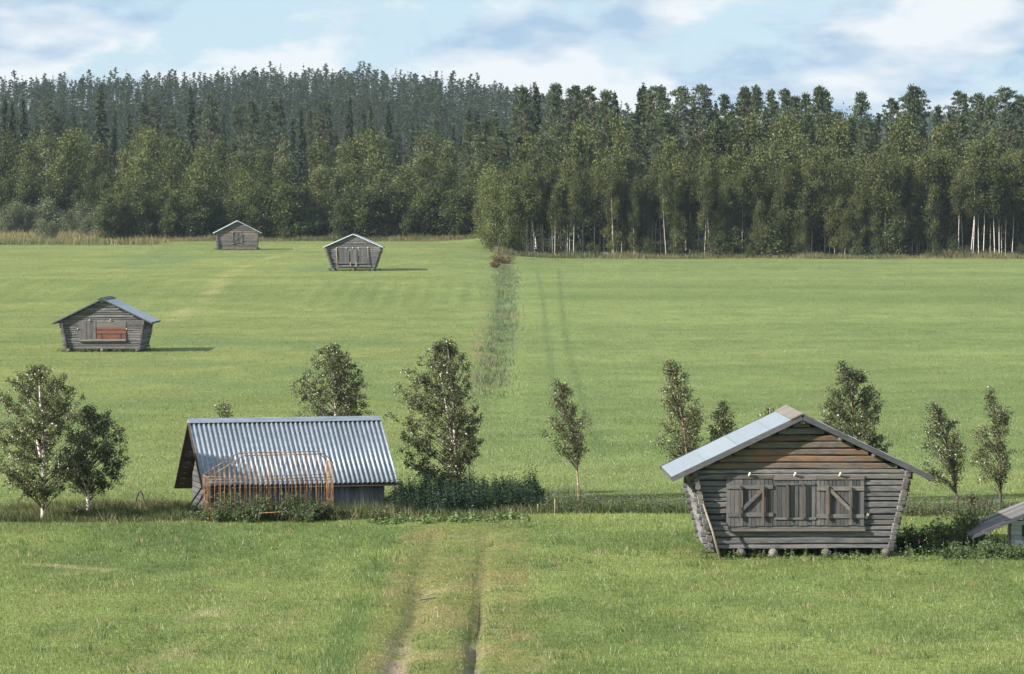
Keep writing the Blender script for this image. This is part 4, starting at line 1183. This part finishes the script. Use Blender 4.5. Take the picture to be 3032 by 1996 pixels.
# right-hand wood: birches, dense along the edge
R_ = random.Random(21)
taken = []
for px, dy in ((2585, 1.0), (2597, 2.6), (2618, 1.2), (2642, 5), (2690, 6), (2747, 5.5), (2785, 6.5), (2796, 7), (2872, 1.6), (2880, 1.0), (2897, 1.8), (2910, 1.4), (2945, 1.2), (2958, 2.0), (2975, 3), (2995, 4), (1560, 1.2), (1572, 2.0), (1584, 1.0),
               (1760, 3), (1818, 1.4), (1998, 2), (2318, 1.6), (2330, 2.8), (2400, 3), (2440, 3.2), (3045, 2), (3060, 4)):
    y = 561 + dy; x = x_at(px, y); taken.append((x, y))
    plant('birch_bare', x, y, R_.uniform(13.5, 16.5) if px > 2200 else R_.uniform(12, 14))
for x, y in scatter(58, 0, 88, 562.5, 577, 1.5, R_, pts=taken):
    k = 'birch_bare' if R_.random() < (.62 if x > 40 else .75) else 'birch_low'
    plant(k, x, y, R_.uniform(11.5, 15.5) * (1.0 if k == 'birch_bare' else .95), R_.uniform(.85, 1.1))
for x, y in scatter(36, 2, 36, 561.0, 568, .8, R_, pts=taken):       # thicket of thin stems
    plant('birch_bare', x, y, R_.uniform(10.5, 13), .8)
for x, y in scatter(20, 24, 88, 561.5, 566, 2.0, R_, pts=taken):
    plant('birch_low', x, y, R_.uniform(7, 11.5), .95)
for x, y in scatter(16, 14, 62, 560.4, 562.6, 1.8, R_):
    plant('birch_low', x, y, R_.uniform(5, 9.5), R_.uniform(1.0, 1.3))
for x, y in ((-2.4, 563), (-1.2, 566), (-2.7, 569), (-.6, 561.5), (-3.0, 575), (-3.2, 582), (-3.4, 590), (-2.0, 572), (.6, 562), (-3.6, 600), (-3.8, 612), (-4, 625)):
    plant('birch_full', x, y, R_.uniform(10, 13.0), .95)
for x, y in scatter(36, 0, 92, 578, 604, 3.0, R_, pts=taken):
    plant('birch_low' if R_.random() < .5 else 'birch_full', x, y, R_.uniform(14.5, 17.5), R_.uniform(1.05, 1.3))
for px, y, H in ((2290, 612, 17), (2235, 610, 16), (2330, 615, 16.5)): plant('aspen', x_at(px, y), y, H)
for px, y, H in ((2460, 565, 5), (2475, 567, 7), (2530, 566, 3.5), (2020, 563, 3)): plant('spruce', x_at(px, y), y, H, 1.15)
# pines and spruces behind them, the tall ones placed by their tips
tips = [(1213, 205, 'p'), (1250, 200, 's'), (1298, 199, 'p'), (1332, 203, 'p'), (1347, 200, 's'), (1376, 204, 'p'), (1412, 215, 'p'), (1436, 213, 's'), (1470, 193, 's'), (1483, 205, 's'), (1503, 204, 's'), (1528, 206, 'p'), (1546, 205, 'p'), (1583, 206, 'p'), (1630, 202, 'p'),
        (1664, 236, 's'), (1681, 222, 'p'), (1705, 240, 's'), (1725, 206, 'p'), (1742, 214, 'p'), (1762, 205, 'p'), (1790, 214, 'p'), (1823, 210, 'p'), (1852, 228, 'p'), (1870, 222, 'p'), (1893, 204, 'p'), (1912, 215, 'p'), (1918, 232, 's'), (2003, 218, 'p'), (2075, 232, 'p'),
        (2108, 222, 'p'), (2122, 203, 'p'), (2140, 206, 'p'), (2232, 215, 'p'), (2240, 224, 's'), (2272, 222, 'p'), (2312, 226, 'p'), (2335, 208, 'p'), (2366, 226, 'p'), (1600, 236, 's'), (1640, 245, 's'), (1780, 250, 's'), (1820, 262, 's'), (1950, 262, 'p'), (2030, 262, 's'), (2180, 250, 'p'), (2210, 258, 's')]
for k, (tx_, ty_, kd) in enumerate(tips):
    y = 634 + (k * 37 % 44); x = x_at(tx_ * 1.27395, y)
    H = top_z(ty_ * 1.27395, y) - gz(x, y)
    plant('pine' if kd == 'p' else 'spruce', x, y, H, .95 if kd == 'p' else 1.05)
for x, y in scatter(60, -2, 98, 604, 634, 2.6, R_, pts=taken):
    kd = R_.choice(['spruce', 'pine', 'birch_full', 'birch_full'])
    plant(kd, x, y, R_.uniform(16.5, 20.5), 1.15 if kd != 'birch_full' else .95)
for x, y in scatter(40, -10, 60, 660, 740, 3.6, R_):
    plant(R_.choice(['spruce', 'pine', 'pine']), x, y, R_.uniform(15, 20), 1.0)
for x, y in scatter(32, 3, 92, 558.8, 563, 2.2, R_):
    plant('edge', x, y, R_.uniform(1.0, 3.4) * (1 if R_.random() < .8 else 1.6), R_.uniform(.9, 1.4))
# left-hand wood: alders in front, birches, then conifers up the hill
tk = []
for px in range(330, 1490, 21):
    y = 640.5 + R_.uniform(0, 6); x = x_at(px + R_.uniform(-7, 7), y); tk.append((x, y))
    plant('alder', x, y, R_.uniform(5.2, 9.8) * (1.0 if px > 360 else .8), R_.uniform(.95, 1.4))
for px, y, H in ((130, 642, 3.6), (160, 644, 3.2), (200, 690, 4.5), (260, 670, 3.6), (20, 692, 5), (60, 694, 5.5), (95, 696, 4.5), (-20, 694, 5), (300, 690, 5), (235, 694, 5.5), (345, 680, 4.5), (150, 698, 6)):
    plant('willow', x_at(px, y), y, H, 1.1)
for k in range(34):
    px = R_.uniform(-60, 480); y = R_.uniform(700, 728)
    plant('alder', x_at(px, y), y, R_.uniform(6.5, 9.5), 1.0)
for x, y in scatter(34, -88, -3, 650, 682, 3.8, R_):
    if x < -70: y += 60
    plant('birch_full', x, y, R_.uniform(10, 15.5), R_.uniform(1.0, 1.35))
for x, y in scatter(34, -112, -3, 690, 740, 4.5, R_):
    if x < -72: y += 20
    plant('birch_full' if R_.random() < .8 else 'aspen', x, y, R_.uniform(15, 18.5), R_.uniform(.95, 1.25))
for px, y, H in ((1000, 652, 11), (945, 655, 12), (1140, 657, 10.5), (1110, 651, 9)): plant('pine', x_at(px, y), y, H, 1.15, 5)
tl = [(30, 240, 's'), (58, 232, 's'), (110, 235, 'p'), (230, 196, 's'), (355, 226, 'p'), (332, 240, 'p'), (300, 262, 's'), (450, 205, 's'), (462, 250, 'p'), (482, 222, 'p'), (560, 245, 'p'), (590, 238, 'p'), (640, 235, 'p'), (660, 228, 's'), (700, 250, 's'), (720, 258, 'p'), (745, 240, 'p'), (762, 235, 's'),
      (806, 228, 's'), (848, 248, 's'), (862, 240, 's'), (905, 238, 's'), (1090, 252, 's'), (1106, 254, 's'), (135, 268, 'p'), (180, 258, 's'), (260, 255, 's'), (400, 262, 'p'), (520, 262, 's'), (615, 262, 'p'), (680, 275, 's'), (10, 225, 's'), (1200, 235, 'p'), (1160, 262, 's'), (960, 285, 's'), (1010, 280, 'p'), (1050, 290, 's'), (1140, 275, 'p')]
for k, (tx_, ty_, kd) in enumerate(tl):
    y = 770 + (k * 41 % 90); x = x_at(tx_ * 1.27395, y)
    H = top_z(ty_ * 1.27395, y) - gz(x, y)
    plant('pine' if kd == 'p' else 'spruce', x, y, H, 1.0)
for x, y in scatter(110, -130, -2, 745, 900, 3.4, R_):
    kd = R_.choice(['spruce', 'pine', 'pine', 'spruce'])
    plant(kd, x, y, R_.uniform(8.5, 15.5), R_.uniform(.95, 1.4))
print('TREES', CNT)

# far slopes: too many trees to count, one object
low = []
for k in range(3):
    v, f, cc = spruce_arrays(700 + k, 17.0, (2.0, 1.7, 2.3)[k], 16, 5, 2, (.034, .052, .034), (.064, .088, .052)); low.append((v * np.array([1, 1, 1]), f, cc))
for k in range(4):
    (v, f, cc), lim = pine_arrays(720 + k, 18.0, (8, 10, 7, 9)[k], (2.0, 2.3, 1.9, 2.2)[k], 26, 6, .95, (.046, .067, .042), (.084, .110, .066), 'cone')
    t_ = MB().tube([(0, 0, 0), (0, 0, 17)], [.17, .05], 4, caps=False)
    tv = np.array(t_.v); tf = np.array(t_.f) + len(v)
    low.append((np.concatenate([v, tv]), np.concatenate([f, tf]), np.concatenate([cc, np.tile(np.array([[.12, .085, .06]]), (len(tv), 1))])))
FR = np.random.RandomState(77)
def many(places, name, label, hs):
    VV = []; FF = []; CC = []; o = 0
    for (x, y), h in zip(places, hs):
        v, f, c = low[FR.randint(len(low))]
        th = FR.uniform(0, 6.28); s = h / 17.5; k = FR.uniform(.8, 1.2)
        R2 = np.array([[math.cos(th), -math.sin(th), 0], [math.sin(th), math.cos(th), 0], [0, 0, 1]])
        VV.append((v * np.array([s * 1.35, s * 1.35, s])) @ R2.T + np.array([x, y, gz(x, y)])); FF.append(f + o); CC.append(c * k * np.array([FR.uniform(.92, 1.1), 1, FR.uniform(.9, 1.1)])); o += len(v)
    me = new_mesh(name, np.concatenate(VV), np.concatenate(FF), np.concatenate(CC), False, [M['needle']])
    tag(obj(name, me), label, 'forest', None, 'stuff')
pl = []; hs = []
for y0, y1, n in ((900, 1150, 260), (1150, 1300, 620), (1300, 1480, 900), (1480, 1720, 1250)):
    for _ in range(n):
        y = FR.uniform(y0, y1); u = FR.uniform(-.150, .05); pl.append((u * y, y)); hs.append((FR.uniform(10, 14.5) if FR.rand() < .93 else 17))
many(pl, 'hillside_forest', 'hazy conifer forest covering the hill behind the wood', hs)
# distant ridge, far away on the right: simple pointed trees
c = []; Ls = []; Ws = []
for _ in range(4200):
    y = FR.uniform(2300, 3350); u = FR.uniform(.0, .155); x = u * y
    g = gz(x, y); h = FR.uniform(8, 14)
    for q in range(4):
        c.append((x + FR.normal() * .5, y + FR.normal() * .5, g + h * (.2 + .24 * q))); Ls.append(h * .5); Ws.append(5.0 * (1 - .22 * q))
c = np.array(c); ax = np.tile(np.array([[0, 0, 1.0]]), (len(c), 1)) + FR.normal(size=(len(c), 3)) * .04
col = jitter_col(len(c), (.02, .036, .022), (.04, .058, .034), FR)
v, f, cc = quads(c, Ls, Ws, FR, ax, col)
tag(obj('ridge_forest', new_mesh('ridge_forest', v, f, cc, False, [M['needle']])), 'blue hazy forest on the distant ridge', 'forest', None, 'stuff')

# ------------------------------------------------------------------ grass, weeds
def in_foot(x, y):
    k = np.zeros(len(x), bool)
    for fx, fy, rz, x0, x1, y0, y1 in FOOT:
        c, s = math.cos(rz), math.sin(rz)
        lx = (x - fx) * c + (y - fy) * s; ly = -(x - fx) * s + (y - fy) * c
        k |= (lx > x0) & (lx < x1) & (ly > y0) & (ly < y1)
    return k
def blades(name, x, y, h, w, col, mat_, label, R, lean=.35, drift=(-.15, 0), cat='grass'):
    n = len(x); z = ground(x, y)
    th = R.uniform(0, math.pi, n); dx, dy = np.cos(th) * w / 2, np.sin(th) * w / 2
    tx = R.normal(size=n) * lean * h + drift[0] * h; ty = R.normal(size=n) * lean * h + drift[1] * h
    v = np.empty((n, 3, 3))
    v[:, 0] = np.stack([x - dx, y - dy, z - .01], 1); v[:, 1] = np.stack([x + dx, y + dy, z - .01], 1); v[:, 2] = np.stack([x + tx, y + ty, z + h], 1)
    f = np.arange(3 * n).reshape(n, 3)
    me = new_mesh(name, v.reshape(-1, 3), f, np.repeat(col, 3, axis=0), False, [M[mat_]])
    return tag(obj(name, me), label, cat, None, 'stuff')
GR = np.random.RandomState(99)
n = 760000
y = np.exp(GR.uniform(math.log(77), math.log(636), n)); x = GR.uniform(-.152, .152, n) * y
rr = rut(x, y)
k = ~in_foot(x, y) & (GR.rand(n) > rr * 1.25 * (y < 92))
k &= y < forest_edge(x) - 2
k &= ~((y > edge_front(x) + .4) & (y < edge_back(x) - .8) & (GR.rand(n) < .75))
x, y, rr = x[k], y[k], rr[k]; n = len(x)
hn = fnoise(x / 2.2, y / 3.0, 201)
h = (.045 + .07 * hn) * GR.uniform(.6, 1.35, n) * (1 - .6 * rr) * (1 - .38 * sstep(130, 230, y))
h *= 1 + .6 * (1 - sstep(.8, 1.6, dist_poly(x, y, DITCH))) + .9 * gauss(x, -3.9, .5) * (1 - sstep(113, 119, y))
trk = sstep(-3.5, -3.0, x) * (1 - sstep(.0, .6, x)) * (1 - sstep(118, 122, y))
h *= 1 - .35 * trk
w = y * 1.9e-4 * GR.uniform(.6, 1.25, n)
col = cover(x, y) * GR.uniform(.72, 1.34, (n, 1)) * np.stack([GR.uniform(.9, 1.15, n), np.ones(n), GR.uniform(.85, 1.15, n)], 1)
blades('meadow_grass', x, y, h, w, col, 'grass', 'short green grass covering the meadow', GR, .4)

# tufts of coarser grass and dead stalks in the near field
nt_ = 400; cx_ = GR.uniform(-16, 16, nt_); cy_ = GR.uniform(79, 121, nt_); typ = GR.rand(nt_)
k = np.repeat(np.arange(nt_), 24); n = len(k)
x = cx_[k] + GR.normal(size=n) * .13; y = cy_[k] + GR.normal(size=n) * .16
kk = ~in_foot(x, y) & (y < edge_front(x)); k, x, y = k[kk], x[kk], y[kk]; n = len(x)
col = np.where((typ[k] < .55)[:, None], np.array([[.095, .155, .048]]), np.where((typ[k] < .8)[:, None], np.array([[.24, .275, .105]]), np.array([[.34, .30, .17]])))
blades('grass_tufts', x, y, GR.uniform(.09, .24, n), GR.uniform(.012, .024, n), col * GR.uniform(.75, 1.25, (n, 1)), 'grass', 'coarse tufts and dead stalks scattered in the near grass', GR, .45, (-.25, 0))

# strip of weeds across the picture: dry grass and herbs
n = 60000
px_ = GR.uniform(-500, 3500, n); x = (px_ - 1516) / 90.0
ef, eb = edge_front(x), edge_back(x)
tt = GR.rand(n) ** 1.2; y = ef + (eb - ef) * tt + GR.normal(size=n) * .25
mid = sstep(1140, 1200, px_) * (1 - sstep(1640, 1720, px_))
k = ~in_foot(x, y) & (GR.rand(n) > .55 * mid); x, y, px_ = x[k], y[k], px_[k]; n = len(x)
hn = fnoise(x / 1.1, y / 1.3, 211)
h = (.10 + .62 * hn ** 1.7) * GR.uniform(.5, 1.2, n) * (1 - .45 * sstep(1700, 1900, px_)) * np.clip(1.15 - .5 * (y - edge_front(x)) / 8, .5, 1.2)
lo, hi = np.array((.095, .125, .048)), np.array((.27, .225, .125))
tmix = np.clip(fnoise(x / 1.8, y / 1.5, 213) * 1.7 - .60 + GR.normal(size=n) * .22, 0, 1) * (1 - .35 * sstep(1150, 1300, px_))
col = lo * (1 - tmix[:, None]) + hi * tmix[:, None]
blades('dry_weeds', x, y, h, .035 * GR.uniform(.5, 1.2, n), col * GR.uniform(.8, 1.2, (n, 1)), 'weed', 'mixed dry grass and weeds in the strip between the fields', GR, .5, (-.25, 0))

n = 9000
k = GR.randint(0, len(DITCH) - 1, n); q = GR.rand(n)
dx_ = DITCH[k] + (DITCH[k + 1] - DITCH[k]) * q[:, None]
x = dx_[:, 0] + GR.normal(size=n) * .75; y = dx_[:, 1] + GR.normal(size=n) * 1.5
kk = (fnoise(x / 1.4, y / 3.5, 231) > .46) & (GR.rand(n) < .15 + .85 * sstep(205, 300, y)); x, y = x[kk], y[kk]; n = len(x)
tm_ = np.clip(fnoise(x / 1.6, y / 5, 232) * 1.8 - .6 + GR.normal(size=n) * .15, 0, 1)[:, None]
blades('ditch_weeds', x, y, GR.uniform(.12, .42, n), GR.uniform(.04, .10, n), np.array((.10, .145, .075)) * (1 - tm_) + np.array((.20, .165, .095)) * tm_, 'weed', 'coarse dark weeds along the shallow ditch across the meadow', GR, .4)
# leafy stems: nettles in the bank beside the shed, fireweed further right
def stems(name, label, P_, per, leaf, lo, hi, flower=None, fl_frac=.0, R=GR):
    VV = []; FF = []; CC = []; o = 0
    cs = []; ax = []; cl = []; Ls = []; Ws = []
    for (x, y, h) in P_:
        g = gz(x, y); lean = R.normal(size=2) * .08 * h + np.array([-.06 * h, 0])
        sh = R.uniform(.75, 1.25)
        t = np.linspace(.12, 1, per)
        th = R.uniform(0, 6.28) + np.arange(per) * 2.1
        rr = leaf[0] * .5 * (1.15 - .75 * t)
        c = np.stack([x + lean[0] * t + np.cos(th) * rr, y + lean[1] * t + np.sin(th) * rr, g + h * t], 1)
        a = np.stack([np.cos(th), np.sin(th), R.uniform(-.5, .45, per)], 1); a /= np.linalg.norm(a, axis=1)[:, None]
        col = np.array(lo) + (np.array(hi) - np.array(lo)) * R.rand(per, 1); col = col * sh
        if flower is not None and R.rand() < fl_frac:
            k = t > .78; col[k] = np.array(flower) * R.uniform(.8, 1.2, (k.sum(), 1)); c[k, 0] = x + lean[0] * t[k]; c[k, 1] = y + lean[1] * t[k]
        cs.append(c); ax.append(a); cl.append(col); Ls.append(leaf[0] * (1.2 - .75 * t) * R.uniform(.8, 1.2, per)); Ws.append(leaf[1] * (1.15 - .6 * t))
        # stem as a thin upright blade
        cs.append(np.array([[x + lean[0] * .5, y + lean[1] * .5, g + h * .5]])); av = np.array([[lean[0], lean[1], h]]); ax.append(av / np.linalg.norm(av)); cl.append(np.array([lo]) * 1.4); Ls.append(np.array([h])); Ws.append(np.array([.02]))
    v, f, cc = quads(np.concatenate(cs), np.concatenate(Ls), np.concatenate(Ws), R, np.concatenate(ax), np.concatenate(cl))
    return tag(obj(name, new_mesh(name, v, f, cc, False, [M['weed']])), label, 'weeds', None, 'stuff')
P_ = []
for _ in range(1250):
    px = GR.uniform(1150, 1625); x = (px - 1516) / 88.; y = GR.uniform(123.2, 129.0) + .004 * (px - 1150)
    top = .42 + .95 * vnoise(px / 22., y / .9, 5) - .55 * sstep(1590, 1640, px) - .4 * sstep(1185, 1150, px)
    P_.append((x, y, max(.3, top * GR.uniform(.55, 1.15))))
stems('nettle_bank', 'dense bank of tall nettles beside the corrugated shed, leaves coloured dark for its shadow', P_, 18, (.15, .055), (.020, .037, .023), (.044, .070, .040))  # shadow of the shed painted in: leaf colours lowered to look shaded
P_ = []
for _ in range(1100):
    px = GR.uniform(1600, 3100); x = (px - 1516) / 88.; y = GR.uniform(0, 1) ** 1.5 * 3.2 + float(edge_front(np.array([x]))[0]) + .2
    P_.append((x, y, GR.uniform(.22, .55) + .35 * math.exp(-((px - 1690) / 60) ** 2)))
stems('fireweed_strip', 'fireweed with purple tips along the strip behind the large barn', P_, 13, (.11, .035), (.075, .10, .05), (.17, .195, .105), (.34, .22, .38), .30)
P_ = []
for k in range(230):        # herbs along the foot of the big barn and the outbuilding
    q = GR.rand()
    if q < .62: px = GR.uniform(2070, 2720); py = GR.uniform(1636, 1660)
    else: px = GR.uniform(2680, 3040); py = GR.uniform(1625, 1672)
    p = at_ground(px, py, 100, 125); P_.append((p.x, p.y, GR.uniform(.10, .34) if q < .62 else GR.uniform(.25, .7)))
stems('barn_foot_herbs', 'leafy herbs growing along the foot of the large barn', P_, 11, (.12, .05), (.075, .115, .048), (.16, .21, .085), (.36, .20, .36), .18)
P_ = []
for fx, fy, rz_, x0, x1, y0, y1 in FOOT[1:4]:        # uncut growth round the far barns
    for k in range(130):
        lx, ly = (GR.uniform(x0 - .5, x1 + .5), GR.uniform(-.45, .15)) if GR.rand() < .7 else (GR.choice([x0 - .3, x1 + .3]) + GR.normal() * .2, GR.uniform(0, y1))
        c_, s_ = math.cos(rz_), math.sin(rz_)
        P_.append((fx + lx * c_ - ly * s_, fy + lx * s_ + ly * c_, GR.uniform(.12, .42)))
stems('far_barn_herbs', 'uncut grass and herbs round the feet of the far barns', P_, 8, (.16, .06), (.075, .11, .045), (.17, .19, .08))
P_ = []
for k in range(100):        # broad docks at the end of the track
    px = GR.uniform(1090, 1560); p = at_ground(px, GR.uniform(1540, 1556) - .02 * (px - 1090), 100, 130); P_.append((p.x, p.y, GR.uniform(.08, .26)))
stems('dock_plants', 'pale broad-leaved docks where the cart track meets the weeds', P_, 9, (.20, .085), (.09, .14, .05), (.18, .24, .10))

# rough grass along the wood
n = 52000
x = GR.uniform(-112, 100, n); fe = forest_edge(x)
depth = np.where(x < -58, 90.0, 9.0)
y0 = np.where(x < -58, 601.0, fe - 5.5)
y = y0 + GR.rand(n) ** 1.4 * depth
hn = fnoise(x / 4, y / 3, 221)
h = (.35 + 1.5 * hn ** 1.5) * GR.uniform(.5, 1.2, n) * sstep(-.5, 2.5, y - y0)
tm_ = np.clip(fnoise(x / 7, y / 4, 223) * 1.7 - .45 + GR.normal(size=n) * .15, 0, 1)[:, None]
tm_ = np.where((x < -58)[:, None] & (y > 625)[:, None], np.clip(tm_ + .5, 0, 1), tm_)
col = np.array((.12, .145, .06)) * (1 - tm_) + np.array((.27, .225, .12)) * tm_
blades('wood_edge_grass', x, y, h, GR.uniform(.08, .18, n), col, 'weed', 'tall rough grass along the edge of the wood', GR, .25, (-.1, 0))
# low growth on the floor of the birch wood
n = 9000
x = GR.uniform(-2, 95, n); y = GR.uniform(562, 600, n)
c = np.stack([x, y, ground(x, y) + GR.rand(n) * .9], 1)
v, f, cc = quads(c, GR.uniform(.2, .5, n), GR.uniform(.12, .3, n), GR, None, jitter_col(n, (.03, .042, .016), (.075, .085, .035), GR))
tag(obj('wood_undergrowth', new_mesh('wood_undergrowth', v, f, cc, False, [M['leaf_far']])), 'dark low undergrowth on the floor of the birch wood', 'undergrowth', None, 'stuff')
HAZE = 0.00005

# ------------------------------------------------------------------ air
hz = MB().box(-1500, 1500, -60, 3700, -2, 125).build('haze', None, None)
hz.data.materials.clear()
m, t = mat('haze_air')
pv = N(t, 'ShaderNodeVolumePrincipled')
pv.inputs['Color'].default_value = (.68, .84, 1.0, 1)
pv.inputs['Density'].default_value = HAZE
pv.inputs['Anisotropy'].default_value = 0.0
o_ = N(t, 'ShaderNodeOutputMaterial'); t.links.new(pv.outputs[0], o_.inputs['Volume'])
hz.data.materials.append(m)
tag(hz, 'thin blue summer haze over the far hill', 'haze', None, 'stuff')
